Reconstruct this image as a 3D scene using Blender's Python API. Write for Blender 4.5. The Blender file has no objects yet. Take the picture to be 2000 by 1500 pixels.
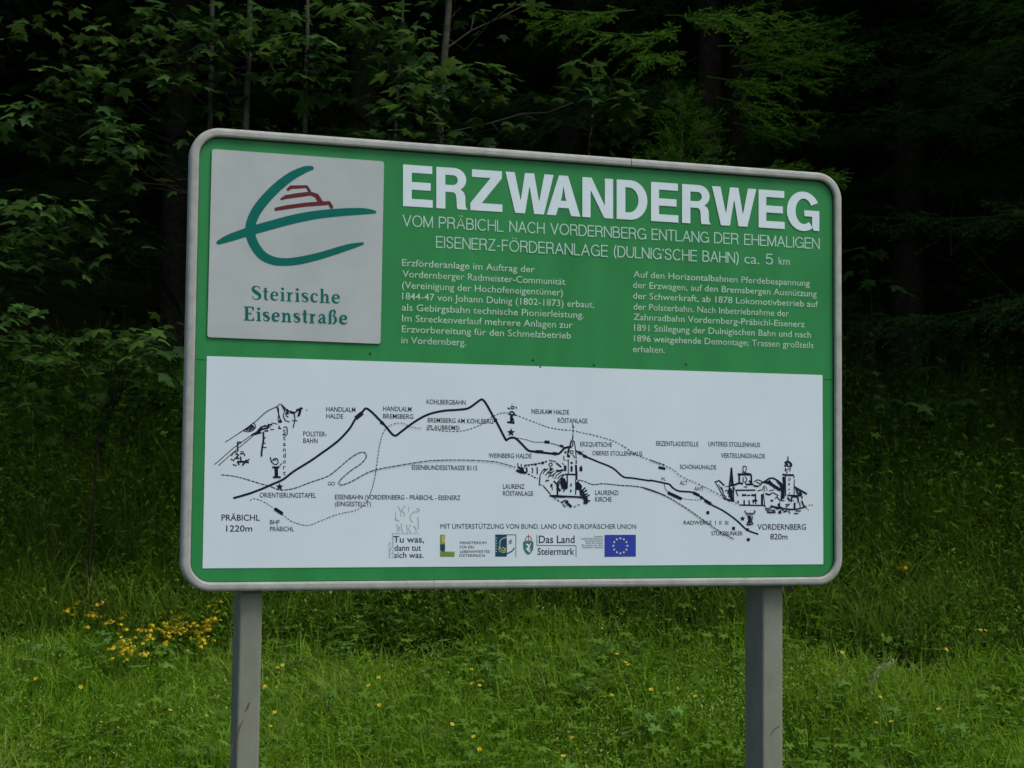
import bpy, math, random
import numpy as np
from mathutils import Vector, Matrix

random.seed(7)
rng = np.random.default_rng(11)
SC = bpy.context.scene
COL = SC.collection

# ------------------------------------------------------------------ camera
F_PX, PITCH, ROLL = 3171.0, 0.0604, 0.0100
CAM = np.array([0.0, 0.0, 1.6])
_f = np.array([0, math.cos(PITCH), math.sin(PITCH)])
_u = np.array([0, -math.sin(PITCH), math.cos(PITCH)])
_x = np.array([1.0, 0, 0])
AX = math.cos(ROLL) * _x + math.sin(ROLL) * _u
AY = -math.sin(ROLL) * _x + math.cos(ROLL) * _u
AF = _f
cam = bpy.data.cameras.new('camera')
cam.sensor_width = 36
cam.lens = F_PX / 2000 * 36
cam.clip_start, cam.clip_end = 0.1, 1000
cam.dof.use_dof = True
cam.dof.focus_distance = 4.9
cam.dof.aperture_fstop = 13
camo = bpy.data.objects.new('camera', cam)
COL.objects.link(camo)
camo.matrix_world = Matrix(((AX[0], AY[0], -AF[0], CAM[0]), (AX[1], AY[1], -AF[1], CAM[1]),
                            (AX[2], AY[2], -AF[2], CAM[2]), (0, 0, 0, 1)))
SC.camera = camo

# ------------------------------------------------------------------ sky and sun (overcast day)
SUN_EL, SUN_AZ = math.radians(58), math.radians(125)      # azimuth clockwise from +Y: light from the front right
w = bpy.data.worlds.new('World')
SC.world = w
w.use_nodes = True
nt = w.node_tree
bg = nt.nodes['Background']
sky = nt.nodes.new('ShaderNodeTexSky')
sky.sky_type = 'NISHITA'
sky.sun_disc = False
sky.sun_elevation = SUN_EL
sky.sun_rotation = SUN_AZ
sky.air_density = 1.0
sky.dust_density = 2.5
sky.ozone_density = 0.6
nt.links.new(sky.outputs[0], bg.inputs[0])
bg.inputs[1].default_value = 0.13
sl = bpy.data.lights.new('sun', 'SUN')
sl.energy = 1.4
sl.angle = math.radians(25)
sl.color = (1.0, 0.98, 0.95)
so = bpy.data.objects.new('sun', sl)
COL.objects.link(so)
sd = Vector((math.sin(SUN_AZ) * math.cos(SUN_EL), math.cos(SUN_AZ) * math.cos(SUN_EL), math.sin(SUN_EL)))
so.rotation_euler = sd.to_track_quat('Z', 'Y').to_euler()
so.location = (3, -3, 9)
SC.view_settings.view_transform = 'Standard'
SC.view_settings.look = 'None'
SC.view_settings.gamma = 1
SC.view_settings.use_curve_mapping = False
SC.view_settings.exposure = 0.5

# ------------------------------------------------------------------ helpers
def tag(o, label=None, cat=None, group=None, kind=None):
    if label: o['label'] = label
    if cat: o['category'] = cat
    if group: o['group'] = group
    if kind: o['kind'] = kind
    return o

def empty(name, loc=(0, 0, 0), rz=0.0):
    o = bpy.data.objects.new(name, None)
    o.empty_display_size = 0.2
    COL.objects.link(o)
    o.location = loc
    o.rotation_euler = (0, 0, rz)
    return o

def link(name, me, parent=None, mat=None):
    if mat is not None and not me.materials:
        me.materials.append(mat)
    o = bpy.data.objects.new(name, me)
    COL.objects.link(o)
    if parent is not None:
        o.parent = parent
    return o

def mesh_np(name, V, F, mat=None, tone=None, smooth=False):
    """V (n,3), F (m,3) triangles"""
    me = bpy.data.meshes.new(name)
    V = np.asarray(V, np.float32)
    F = np.asarray(F, np.int32)
    me.vertices.add(len(V)); me.vertices.foreach_set('co', V.ravel())
    me.loops.add(F.size); me.loops.foreach_set('vertex_index', F.ravel())
    me.polygons.add(len(F))
    me.polygons.foreach_set('loop_start', np.arange(len(F), dtype=np.int32) * 3)
    me.polygons.foreach_set('loop_total', np.full(len(F), 3, np.int32))
    if smooth:
        me.polygons.foreach_set('use_smooth', np.ones(len(F), bool))
    if tone is not None:
        a = me.attributes.new('tone', 'FLOAT', 'POINT')
        a.data.foreach_set('value', np.asarray(tone, np.float32).ravel())
    me.update(calc_edges=True)
    me.validate()
    if mat: me.materials.append(mat)
    return me

def pymesh(name, V, F, mat=None):
    me = bpy.data.meshes.new(name)
    me.from_pydata([tuple(map(float, v)) for v in V], [], F)
    me.update()
    if mat: me.materials.append(mat)
    return me

def stamp(T, TF, R, P, tone=None):
    """copies of a template (k,3) with matrices (n,3,3) at points (n,3)"""
    n, k = len(P), len(T)
    V = np.einsum('nij,kj->nki', R, T) + P[:, None, :]
    F = TF[None] + (np.arange(n) * k)[:, None, None]
    t = None if tone is None else np.repeat(tone, k)
    return V.reshape(-1, 3), F.reshape(-1, 3), t

def rotz(a):
    c, s, o, i = np.cos(a), np.sin(a), np.zeros_like(a), np.ones_like(a)
    return np.stack([np.stack([c, -s, o], -1), np.stack([s, c, o], -1), np.stack([o, o, i], -1)], -2)

def rotx(a):
    c, s, o, i = np.cos(a), np.sin(a), np.zeros_like(a), np.ones_like(a)
    return np.stack([np.stack([i, o, o], -1), np.stack([o, c, -s], -1), np.stack([o, s, c], -1)], -2)

def roty(a):
    c, s, o, i = np.cos(a), np.sin(a), np.zeros_like(a), np.ones_like(a)
    return np.stack([np.stack([c, o, s], -1), np.stack([o, i, o], -1), np.stack([-s, o, c], -1)], -2)

def tube_np(pts, rad, n=7):
    pts = [np.array(p, float) for p in pts]
    V, F = [], []
    m = len(pts)
    for i, p in enumerate(pts):
        d = pts[min(i + 1, m - 1)] - pts[max(i - 1, 0)]
        d /= np.linalg.norm(d) + 1e-9
        a = np.cross(d, [0.31, 0.95, 0.05]); a /= np.linalg.norm(a) + 1e-9
        b = np.cross(d, a)
        for k in range(n):
            t = 2 * math.pi * k / n
            V.append(p + rad[i] * (math.cos(t) * a + math.sin(t) * b))
    for i in range(m - 1):
        for k in range(n):
            a0, a1 = i * n + k, i * n + (k + 1) % n
            F += [(a0, a1, a1 + n), (a0, a1 + n, a0 + n)]
    V.append(pts[-1]); F += [((m - 1) * n + k, (m - 1) * n + (k + 1) % n, len(V) - 1) for k in range(n)]
    return np.array(V), np.array(F)

class Acc:
    def __init__(s): s.V, s.F, s.T, s.n = [], [], [], 0
    def add(s, V, F, t=0.5):
        s.V.append(V); s.F.append(np.asarray(F) + s.n); s.n += len(V)
        s.T.append(np.full(len(V), t) if np.isscalar(t) else t)
    def mesh(s, name, mat, smooth=False):
        return mesh_np(name, np.concatenate(s.V), np.concatenate(s.F), mat, np.concatenate(s.T), smooth)

def at(px, py, Y):
    """world point where the line of sight of photo pixel (px,py) reaches world Y"""
    d = AF + AX * (px - 1000) / F_PX - AY * (py - 750) / F_PX
    return CAM + d * (Y / d[1])

def mat_new(name):
    m = bpy.data.materials.new(name)
    m.use_nodes = True
    return m, m.node_tree, m.node_tree.nodes['Principled BSDF']

def noise(nt, scale, detail=4, vec='Object', rough=0.6):
    tc = nt.nodes.new('ShaderNodeTexCoord')
    n = nt.nodes.new('ShaderNodeTexNoise')
    n.inputs['Scale'].default_value = scale
    n.inputs['Detail'].default_value = detail
    n.inputs['Roughness'].default_value = rough
    nt.links.new(tc.outputs[vec], n.inputs['Vector'])
    return n

def ramp(nt, fac, stops):
    r = nt.nodes.new('ShaderNodeValToRGB')
    e = r.color_ramp.elements
    while len(e) < len(stops): e.new(0.5)
    for el, (p, c) in zip(e, stops):
        el.position = p; el.color = (*c, 1)
    nt.links.new(fac, r.inputs['Fac'])
    return r

def painted(name, c0, c1, scale=6, rough=0.5, bump=0.0, bscale=200, speck=None, spec=0.4, stretch=None):
    m, nt, b = mat_new(name)
    n = noise(nt, scale, 6)
    if stretch:
        mp = nt.nodes.new('ShaderNodeMapping'); mp.inputs['Scale'].default_value = stretch
        tc = n.inputs['Vector'].links[0].from_node
        nt.links.new(tc.outputs['Object'], mp.inputs['Vector'])
        nt.links.new(mp.outputs[0], n.inputs['Vector'])
    r = ramp(nt, n.outputs['Fac'], [(0.33, c0), (0.67, c1)])
    col = r.outputs[0]
    if speck:
        n2 = noise(nt, speck[1], 3)
        r2 = ramp(nt, n2.outputs['Fac'], [(speck[2], (0, 0, 0)), (speck[2] + 0.06, (1, 1, 1))])
        mx = nt.nodes.new('ShaderNodeMix'); mx.data_type = 'RGBA'
        nt.links.new(r2.outputs[0], mx.inputs['Factor'])
        nt.links.new(col, mx.inputs['A'])
        mx.inputs['B'].default_value = (*speck[0], 1)
        col = mx.outputs['Result']
    nt.links.new(col, b.inputs['Base Color'])
    b.inputs['Roughness'].default_value = rough
    b.inputs['Specular IOR Level'].default_value = spec
    if bump:
        n3 = noise(nt, bscale, 3)
        bp = nt.nodes.new('ShaderNodeBump')
        bp.inputs['Strength'].default_value = bump
        bp.inputs['Distance'].default_value = 0.002
        nt.links.new(n3.outputs['Fac'], bp.inputs['Height'])
        nt.links.new(bp.outputs[0], b.inputs['Normal'])
    return m

def foliage(name, stops, trans=0.3, rough=0.5, use_obj=False, tcol=None, spec=0.3):
    m, nt, b = mat_new(name)
    at_ = nt.nodes.new('ShaderNodeAttribute'); at_.attribute_name = 'tone'
    fac = at_.outputs['Fac']
    if use_obj:
        oi = nt.nodes.new('ShaderNodeObjectInfo')
        ad = nt.nodes.new('ShaderNodeMath'); ad.operation = 'MULTIPLY_ADD'
        nt.links.new(oi.outputs['Random'], ad.inputs[0]); ad.inputs[1].default_value = 0.8
        mu = nt.nodes.new('ShaderNodeMath'); mu.operation = 'MULTIPLY'
        nt.links.new(fac, mu.inputs[0]); mu.inputs[1].default_value = 0.2
        nt.links.new(mu.outputs[0], ad.inputs[2])
        fac = ad.outputs[0]
    r = ramp(nt, fac, stops)
    nt.links.new(r.outputs[0], b.inputs['Base Color'])
    b.inputs['Roughness'].default_value = rough
    b.inputs['Specular IOR Level'].default_value = spec
    tr = nt.nodes.new('ShaderNodeBsdfTranslucent')
    hs = nt.nodes.new('ShaderNodeHueSaturation')
    hs.inputs['Hue'].default_value = 0.485
    hs.inputs['Value'].default_value = 1.5
    nt.links.new(r.outputs[0], hs.inputs['Color'])
    nt.links.new(hs.outputs[0], tr.inputs['Color'])
    mx = nt.nodes.new('ShaderNodeMixShader'); mx.inputs[0].default_value = trans
    nt.links.new(b.outputs[0], mx.inputs[1]); nt.links.new(tr.outputs[0], mx.inputs[2])
    nt.links.new(mx.outputs[0], nt.nodes['Material Output'].inputs['Surface'])
    return m

# ------------------------------------------------------------------ terrain
GY = [-400, 4.6, 5.6, 7.0, 8.4, 8.9, 11.0, 14, 45, 80, 600]
GZ = [-6.0, 0.0, 0.10, 0.37, 0.66, 0.88, 2.05, 3.6, 21, 30, 30]

def ground_z(x, y):
    x = np.asarray(x, float); y = np.asarray(y, float)
    yy = y + 0.25 * np.sin(x * 0.9 + 1) * np.clip((y - 7) / 2, 0, 1)
    z = np.interp(yy, GY, GZ)
    return z + 0.03 * np.sin(x * 2.1) * np.sin(y * 1.7 + 0.5) + 0.02 * np.sin(x * 5.3 + y * 3.1)

m_soil = painted('forest_soil', (0.018, 0.014, 0.008), (0.05, 0.045, 0.02), 3, 0.95, 0.6, 40)
ys = np.concatenate([np.array([-400, -150, -50, -15, 0]), np.arange(2, 16, 0.2), np.arange(16, 46, 1.5), np.array([60, 90, 200, 500])])
xs = np.concatenate([np.array([-400, -150, -60, -25]), np.arange(-12, 12.01, 0.25), np.array([25, 60, 150, 400])])
XX, YY = np.meshgrid(xs, ys)
ZZ = ground_z(XX, YY)
V = np.stack([XX, YY, ZZ], -1).reshape(-1, 3)
nx = len(xs)
i, j = np.meshgrid(np.arange(len(ys) - 1), np.arange(nx - 1), indexing='ij')
a = (i * nx + j).ravel()
F = np.concatenate([np.stack([a, a + 1, a + nx + 1], -1), np.stack([a, a + nx + 1, a + nx], -1)])
m_ground, gnt, gb = mat_new('grassy_soil')
gn = noise(gnt, 2.5, 6)
gr = ramp(gnt, gn.outputs['Fac'], [(0.3, (0.014, 0.018, 0.005)), (0.55, (0.022, 0.03, 0.007)), (0.75, (0.03, 0.026, 0.012))])
gnt.links.new(gr.outputs[0], gb.inputs['Base Color'])
gb.inputs['Roughness'].default_value = 0.95
gb.inputs['Specular IOR Level'].default_value = 0.03
tag(link('ground', mesh_np('ground', V, F, m_ground, None, True)), kind='structure')

# ------------------------------------------------------------------ information sign
YAW = 0.3048
BC = np.array([0.0627, 4.7115, 1.9311])
BW, BH = 2.0, 1.2726
UX = np.array([math.cos(YAW), math.sin(YAW), 0.0])
NB = np.array([math.sin(YAW), -math.cos(YAW), 0.0])      # towards the reader

def B(px, py):
    """photo pixel -> (u, z) on the board's own plane, u from its middle, z above ground"""
    d = AF + AX * (px - 1000) / F_PX - AY * (py - 750) / F_PX
    t = ((BC - CAM) @ NB) / (d @ NB)
    P = CAM + d * t
    return np.array([(P - BC) @ UX, P[2]])

def Binv(u, z):
    P = BC + UX * u; P = np.array([P[0], P[1], z]) - CAM
    c = P @ AF
    return 1000 + F_PX * (P @ AX) / c, 750 - F_PX * (P @ AY) / c

sign = empty('information_sign', (BC[0], BC[1], 0), YAW)
tag(sign, 'green and white hiking trail information board in a grey metal frame on two posts', 'information sign')

m_green = painted('green_sheet', (0.011, 0.172, 0.038), (0.022, 0.222, 0.056), 2.2, 0.5, 0.03, 300, ((0.07, 0.21, 0.09), 90, 0.76), spec=0.25, stretch=(3, 3, 0.9))
m_metal = painted('weathered_aluminium', (0.27, 0.28, 0.24), (0.36, 0.37, 0.325), 30, 0.75, 0.25, 160, ((0.42, 0.42, 0.4), 70, 0.66))
m_metal.node_tree.nodes['Principled BSDF'].inputs['Metallic'].default_value = 0.1
m_postm = painted('weathered_post_metal', (0.168, 0.178, 0.13), (0.208, 0.218, 0.165), 7, 0.9,  0.2, 120, ((0.22, 0.235, 0.21), 160, 0.72), stretch=(3, 3, 1.2), spec=0.2)
m_plate = painted('logo_plate_face', (0.33, 0.365, 0.34), (0.39, 0.425, 0.40), 5, 0.45, 0.04, 200, ((0.25, 0.3, 0.3), 60, 0.76))
m_sheet = painted('map_sheet_vinyl', (0.53, 0.625, 0.63), (0.58, 0.67, 0.68), 3, 0.4, 0.03, 200, ((0.4, 0.46, 0.47), 130, 0.79))
m_dark = painted('dark_gap', (0.012, 0.012, 0.012), (0.03, 0.03, 0.03), 40, 0.8)
def flat(name, c, k=0.85, r=0.5):
    return painted(name, tuple(v * k for v in c), c, 20, r, spec=0.12)
m_white = flat('white_lettering', (0.60, 0.70, 0.70), 0.93)
m_pale = flat('pale_lettering', (0.40, 0.60, 0.47), 0.9)
m_pale2 = flat('worn_lettering', (0.44, 0.62, 0.46), 0.75)
m_teal = flat('teal_ink', (0.0, 0.125, 0.095), 0.9)
m_brown = flat('brown_ink', (0.12, 0.022, 0.024), 0.85)
m_ink = flat('dark_blue_ink', (0.010, 0.010, 0.032), 0.7)
m_ink2 = flat('faded_ink', (0.022, 0.026, 0.055), 0.7)
m_gink = flat('pale_green_ink', (0.27, 0.40, 0.37), 0.85)
m_blue = flat('flag_blue', (0.03, 0.055, 0.33), 0.85)
m_star = flat('flag_star', (0.62, 0.62, 0.42), 0.9)
m_red = flat('crest_red', (0.38, 0.12, 0.12), 0.8)
m_cgreen = flat('crest_green', (0.05, 0.17, 0.13), 0.8)
m_navy = flat('logo_navy', (0.015, 0.06, 0.10), 0.8)
m_lime = flat('logo_lime', (0.22, 0.30, 0.06), 0.6)
m_gold = flat('logo_gold', (0.45, 0.38, 0.08), 0.85)
m_rust = flat('rust', (0.17, 0.10, 0.055), 0.7, 0.9)

PFRONT = 0.0
ZTOP, ZBOT = BC[2] + BH / 2, BC[2] - BH / 2

def rrect(x0, x1, z0, z1, r, n=8):
    out = []
    for cx, cz, a0 in ((x1 - r, z1 - r, 0), (x0 + r, z1 - r, 90), (x0 + r, z0 + r, 180), (x1 - r, z0 + r, 270)):
        for k in range(n + 1):
            a = math.radians(a0 + 90 * k / n)
            out.append((cx + r * math.cos(a), cz + r * math.sin(a)))
    return out

def slab(name, outline, y0, y1, mat, parent):
    n = len(outline)
    V = [(x, y0, z) for x, z in outline] + [(x, y1, z) for x, z in outline]
    Fs = [tuple(range(n))[::-1], tuple(range(n, 2 * n))]
    Fs += [(k, (k + 1) % n, n + (k + 1) % n, n + k) for k in range(n)]
    me = pymesh(name, V, Fs, mat)
    return link(name, me, parent)

# two green sheets meeting in a fine horizontal joint
fr = 0.0255
zs = B(380, 702.5)[1]
o = rrect(-BW / 2 + 0.012, BW / 2 - 0.012, ZBOT + 0.012, ZTOP - 0.012, 0.066)
def clip(o, z, keep_up):
    out = []
    for k in range(len(o)):
        p, q = o[k], o[(k + 1) % len(o)]
        ip, iq = (p[1] > z) == keep_up, (q[1] > z) == keep_up
        if ip: out.append(p)
        if ip != iq:
            t = (z - p[1]) / (q[1] - p[1]); out.append((p[0] + t * (q[0] - p[0]), z))
    return out
slab('upper_panel', clip(o, zs + 0.0008, True), PFRONT, PFRONT + 0.004, m_green, sign)
slab('lower_panel', clip(o, zs - 0.0008, False), PFRONT, PFRONT + 0.004, m_green, sign)
slab('backing_panel', rrect(-BW / 2 + 0.014, BW / 2 - 0.014, ZBOT + 0.014, ZTOP - 0.014, 0.062), PFRONT + 0.006, PFRONT + 0.014, m_dark, sign)

# frame: a rounded channel swept round the board, in two lengths with visible joints
def frame_section(u_top, u_bot, left):
    r = 0.082
    path = []                       # (x, z, nx, nz) outward normal
    def arc(cx, cz, a0, a1, n=12):
        for k in range(n + 1):
            a = math.radians(a0 + (a1 - a0) * k / n)
            path.append((cx + r * math.cos(a), cz + r * math.sin(a), math.cos(a), math.sin(a)))
    x0, x1 = -BW / 2, BW / 2
    def run(xa, za, xb, zb, nx_, nz_, n=24):
        for k in range(n):
            t = k / n
            path.append((xa + (xb - xa) * t, za + (zb - za) * t, nx_, nz_))
    if left:
        run(u_top, ZTOP, x0 + r, ZTOP, 0, 1)
        arc(x0 + r, ZTOP - r, 90, 180)
        arc(x0 + r, ZBOT + r, 180, 270)
        path.append((u_bot, ZBOT, 0, -1))
    else:
        run(u_bot, ZBOT, x1 - r, ZBOT, 0, -1)
        arc(x1 - r, ZBOT + r, 270, 360)
        arc(x1 - r, ZTOP - r, 0, 90)
        path.append((u_top, ZTOP, 0, 1))
    # profile: (inward distance, y)
    prof = [(0.0, 0.028), (0.0, -0.004), (0.0018, -0.010), (0.006, -0.0135), (0.011, -0.0148), (0.0135, -0.0146),
            (0.016, -0.0148), (0.020, -0.0145), (0.0238, -0.0125), (0.0255, -0.008), (0.0255, 0.0), (0.0235, 0.005), (0.0235, 0.028)]
    V, Fs = [], []
    for p in path:
        for a, y in prof:
            V.append((p[0] - p[2] * a, y, p[1] - p[3] * a))
    m = len(prof)
    for i in range(len(path) - 1):
        for k in range(m):
            a0, a1 = i * m + k, i * m + (k + 1) % m
            Fs.append((a0, a1, a1 + m, a0 + m))
    Fs += [tuple(range(m)), tuple(range((len(path) - 1) * m, len(path) * m))[::-1]]
    me = pymesh('frame_section', V, Fs, m_metal)
    ob = link('frame_section', me, sign)
    import bmesh
    bm = bmesh.new(); bm.from_mesh(me); bmesh.ops.recalc_face_normals(bm, faces=bm.faces); bm.to_mesh(me); bm.free()
    return ob
uj, ub = B(1230, 313)[0], B(845, 1150)[0]
frame_section(uj - 0.0012, ub - 0.0006, True)
frame_section(uj + 0.0012, ub + 0.0006, False)

gk = []
for rr_, yy_ in ((0.0235, 0.0), (0.0235, -0.0035), (0.0272, -0.0035), (0.0272, 0.0)):
    gk.append([(x, yy_, z) for x, z in rrect(-BW / 2 + rr_, BW / 2 - rr_, ZBOT + rr_, ZTOP - rr_, 0.0825 - rr_)])
n_ = len(gk[0])
link('gasket', pymesh('gasket', [v for r_ in gk for v in r_], [(i_ * n_ + k_, i_ * n_ + (k_ + 1) % n_, ((i_ + 1) % 4) * n_ + (k_ + 1) % n_, ((i_ + 1) % 4) * n_ + k_) for i_ in range(3) for k_ in range(n_)], m_dark), sign)
# posts: rectangular hollow sections, folded edges
def post(ua, ub_, tilt):
    t, dpt = ub_ - ua, 0.128
    pr = []
    r = 0.007
    for cx, cy, a0 in ((t - r, dpt - r, 0), (r, dpt - r, 90), (r, r, 180), (t - r, r, 270)):
        for k in range(4):
            a = math.radians(a0 + 30 * k)
            pr.append((cx + r * math.cos(a), cy + r * math.sin(a)))
    V, Fs = [], []
    hs = [-0.35, 0.2, 0.6, 1.0, 1.4, 2.2]
    for h in hs:
        for x, y in pr: V.append((ua + x + tilt * (ZBOT - h), 0.032 + y, h))
    m = len(pr)
    for i in range(len(hs) - 1):
        for k in range(m):
            Fs.append((i * m + k, i * m + (k + 1) % m, (i + 1) * m + (k + 1) % m, (i + 1) * m + k))
    Fs.append(tuple(range((len(hs) - 1) * m, len(hs) * m)))
    return link('post', pymesh('post', V, Fs, m_postm), sign)
def Bd(px, py, dy):      # same, on a plane dy behind the board
    d = AF + AX * (px - 1000) / F_PX - AY * (py - 750) / F_PX
    t = ((BC - NB * dy - CAM) @ NB) / (d @ NB)
    P = CAM + d * t
    return (P - BC) @ UX, P[2]
pl = post(Bd(469, 1162, .032)[0], Bd(513.5, 1162, .032)[0], 0.004 * -1)
prr = post(Bd(1490, 1155, .032)[0], Bd(1529.5, 1155, .032)[0], 0.0)

# ---- flat print helpers -------------------------------------------------
class Print:
    def __init__(s, y0, step=0.00003):
        s.V, s.F, s.y, s.step = [], [], y0, step
    def poly(s, pix, tri=None):
        b = len(s.V)
        for p in pix:
            u, z = B(*p); s.V.append((u, s.y, z))
        s.F.append(tuple(range(b, b + len(pix)))[::-1])
        s.y -= s.step
    def strip(s, A, Bb):
        b = len(s.V); n = len(A)
        for p in list(A) + list(Bb):
            u, z = B(*p); s.V.append((u, s.y, z))
        for k in range(n - 1):
            s.F.append((b + k, b + k + 1, b + n + k + 1, b + n + k))
        s.y -= s.step
    def ribbon(s, P, w=None, cap=True, sm=True, K=None, dash=None):
        """P: list of (x,y[,w]) pixels"""
        q = [(p[0], p[1], p[2] if len(p) > 2 else w) for p in P]
        if K: q = [(K[0] + a / K[2], K[1] + b / K[2], c / (K[2] if len(P[0]) > 2 else 1)) for a, b, c in q]
        q = np.array(q, float)
        if sm and len(q) > 2:
            out = []
            for k in range(len(q) - 1):
                p0, p1, p2, p3 = q[max(k - 1, 0)], q[k], q[k + 1], q[min(k + 2, len(q) - 1)]
                for t in np.linspace(0, 1, 5)[:-1]:
                    out.append(0.5 * (2 * p1 + (p2 - p0) * t + (2 * p0 - 5 * p1 + 4 * p2 - p3) * t * t + (3 * p1 - p0 - 3 * p2 + p3) * t ** 3))
            out.append(q[-1]); q = np.array(out)
        if dash:
            L = np.concatenate([[0], np.cumsum(np.hypot(*(q[1:, :2] - q[:-1, :2]).T))])
            t = 0.0
            while t < L[-1]:
                e = min(t + dash[0] * random.uniform(0.75, 1.25), L[-1])
                ts = np.linspace(t, e, 3)
                seg = np.stack([np.interp(ts, L, q[:, i]) for i in range(3)], -1)
                s._rib(seg, False)
                t = e + dash[1] * random.uniform(0.75, 1.25)
            return
        s._rib(q, cap)
    def _rib(s, q, cap):
        d = np.gradient(q[:, :2], axis=0)
        d /= np.linalg.norm(d, axis=1)[:, None] + 1e-9
        n = np.stack([-d[:, 1], d[:, 0]], -1)
        hw = q[:, 2:3] / 2
        A, C = q[:, :2] + n * hw, q[:, :2] - n * hw
        if cap:
            e0, e1 = q[0, :2] - d[0] * hw[0] * 0.7, q[-1, :2] + d[-1] * hw[-1] * 0.7
            A = np.vstack([e0 + n[0] * hw[0] * .5, A, e1 + n[-1] * hw[-1] * .5])
            C = np.vstack([e0 - n[0] * hw[0] * .5, C, e1 - n[-1] * hw[-1] * .5])
        s.strip(A, C)
    def disc(s, x, y, r, ry=None, n=14, K=None):
        if K: x, y, r, ry = K[0] + x / K[2], K[1] + y / K[2], r / K[2], (ry / K[2] if ry else None)
        ry = ry or r
        s.poly([(x + r * math.cos(2 * math.pi * k / n), y + ry * math.sin(2 * math.pi * k / n)) for k in range(n)])
    def star(s, x, y, r, K=None):
        if K: x, y, r = K[0] + x / K[2], K[1] + y / K[2], r / K[2]
        s.poly([(x + (r if k % 2 == 0 else r * .42) * math.sin(math.pi * k / 5), y - (r if k % 2 == 0 else r * .42) * math.cos(math.pi * k / 5)) for k in range(10)])
    def build(s, name, mat, parent):
        return link(name, pymesh(name, s.V, s.F, mat), parent)

_fc = bpy.data.curves.new('lettering', 'FONT')
_fo = bpy.data.objects.new('lettering', _fc)
COL.objects.link(_fo)
CAPH = 0.682
def glyph_mesh(txt, off):
    _fc.body = txt; _fc.offset = off; _fc.resolution_u = 3
    bpy.context.view_layer.update()
    me = bpy.data.meshes.new_from_object(_fo.evaluated_get(bpy.context.evaluated_depsgraph_get()))
    co = np.zeros(len(me.vertices) * 3); me.vertices.foreach_get('co', co); co = co.reshape(-1, 3)
    Fs = [tuple(p.vertices) for p in me.polygons]
    bpy.data.meshes.remove(me)
    return co, Fs

class Lettering:
    def __init__(s, y): s.V, s.F, s.y = [], [], y
    def add(s, txt, x0, x1, yb, cap, off=-0.006, vertical=False):
        """text from pixel x0 to x1, baseline pixel yb at x0, capital height cap pixels"""
        co, Fs = glyph_mesh(txt, off)
        if vertical:
            u0, z0 = B(x0, yb); z1 = B(x0, x1)[1]
            hh = B(x0 + cap, yb)[0] - u0
            k = (z1 - z0) / (co[:, 0].max() - co[:, 0].min())
            b = len(s.V)
            for c in co: s.V.append((u0 + cap * 0 + hh - c[1] / CAPH * hh, s.y, z0 + (c[0] - co[:, 0].min()) * k))
            s.F += [tuple(b + i for i in f)[::-1] for f in Fs]
            return
        u0, z0 = B(x0, yb)
        capm = B(x0, yb - cap)[1] - z0
        y1 = yb
        for _ in range(6):
            u1, z1 = B(x1, y1)
            y1 += Binv(u1, z0)[1] - y1
        k = (u1 - u0) / (co[:, 0].max() - co[:, 0].min())
        b = len(s.V)
        mn = co[:, 0].min()
        for c in co: s.V.append((u0 + (c[0] - mn) * k, s.y, z0 + c[1] / CAPH * capm))
        s.F += [tuple(b + i for i in f) for f in Fs]
    def build(s, name, mat, parent): return link(name, pymesh(name, s.V, s.F, mat), parent)

# ---- title, drawn letter by letter in a heavy grotesque -----------------
def arcp(cx, cy, rx, ry, a0, a1, n=10):
    return [(cx + rx * math.cos(math.radians(a0 + (a1 - a0) * k / n)), cy + ry * math.sin(math.radians(a0 + (a1 - a0) * k / n))) for k in range(n + 1)]
GL = {
 'E': (58, [('p', [(0, 0), (58, 0), (58, 15), (17, 15), (17, 33), (54, 33), (54, 48), (17, 48), (17, 66), (57, 66), (57, 81), (0, 81)])]),
 'Z': (62, [('p', [(0, 0), (62, 0), (62, 15), (22, 15), (61, 67), (61, 81), (3, 81), (3, 66), (39, 66), (0, 14)])]),
 'W': (94, [('p', [(0, 81), (18, 81), (29, 27), (30, 27), (38, 81), (56, 81), (65, 27), (66, 27), (76, 81), (94, 81), (75, 0), (56, 0), (47.5, 53), (46.5, 53), (38, 0), (19, 0)])]),
 'A': (66, [('p', [(0, 0), (18, 0), (23, 16), (43, 16), (48, 0), (66, 0), (43, 81), (37, 81), (33, 60), (39, 30), (27, 30), (33, 60), (37, 81), (24, 81)])]),
 'N': (60, [('p', [(0, 0), (16, 0), (16, 54), (17, 54), (43, 0), (60, 0), (60, 81), (44, 81), (44, 27), (43, 27), (18, 81), (0, 81)])]),
 'D': (60, [('p', [(0, 0), (17, 0), (17, 81), (0, 81)]),
            ('s', [(17, 81), (27, 81)] + arcp(27, 40.5, 33, 40.5, 84, -84, 14) + [(27, 0), (17, 0)],
                  [(17, 66), (24, 66)] + arcp(24, 40.5, 18.5, 25.5, 84, -84, 14) + [(24, 15), (17, 15)])]),
 'R': (58, [('p', [(0, 0), (17, 0), (17, 81), (0, 81)]),
            ('s', [(17, 81), (34, 81)] + arcp(34, 58.5, 22.5, 22.5, 80, -78, 10) + [(33, 33), (17, 33)],
                  [(17, 66.5), (32, 66.5)] + arcp(32, 57, 8.5, 9.5, 80, -78, 10) + [(31, 47), (17, 47)]),
            ('p', [(28, 34), (30, 40), (45, 40), (52, 34), (54.5, 27), (55, 12), (55.5, 5), (58, 2), (58, 0), (40, 0), (38.5, 6), (38, 22), (36.5, 29), (33, 33)])]),
 'G': (63, [('s', arcp(32, 40.5, 32, 42.5, 28, 306, 22), arcp(33, 40.5, 16, 27.5, 28, 306, 22)),
            ('p', [(34, 43), (63, 43), (63, 30), (34, 30)]), ('p', [(49, 31), (63, 31), (63, 0), (52, 0), (49, 12)])]),
}
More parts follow.
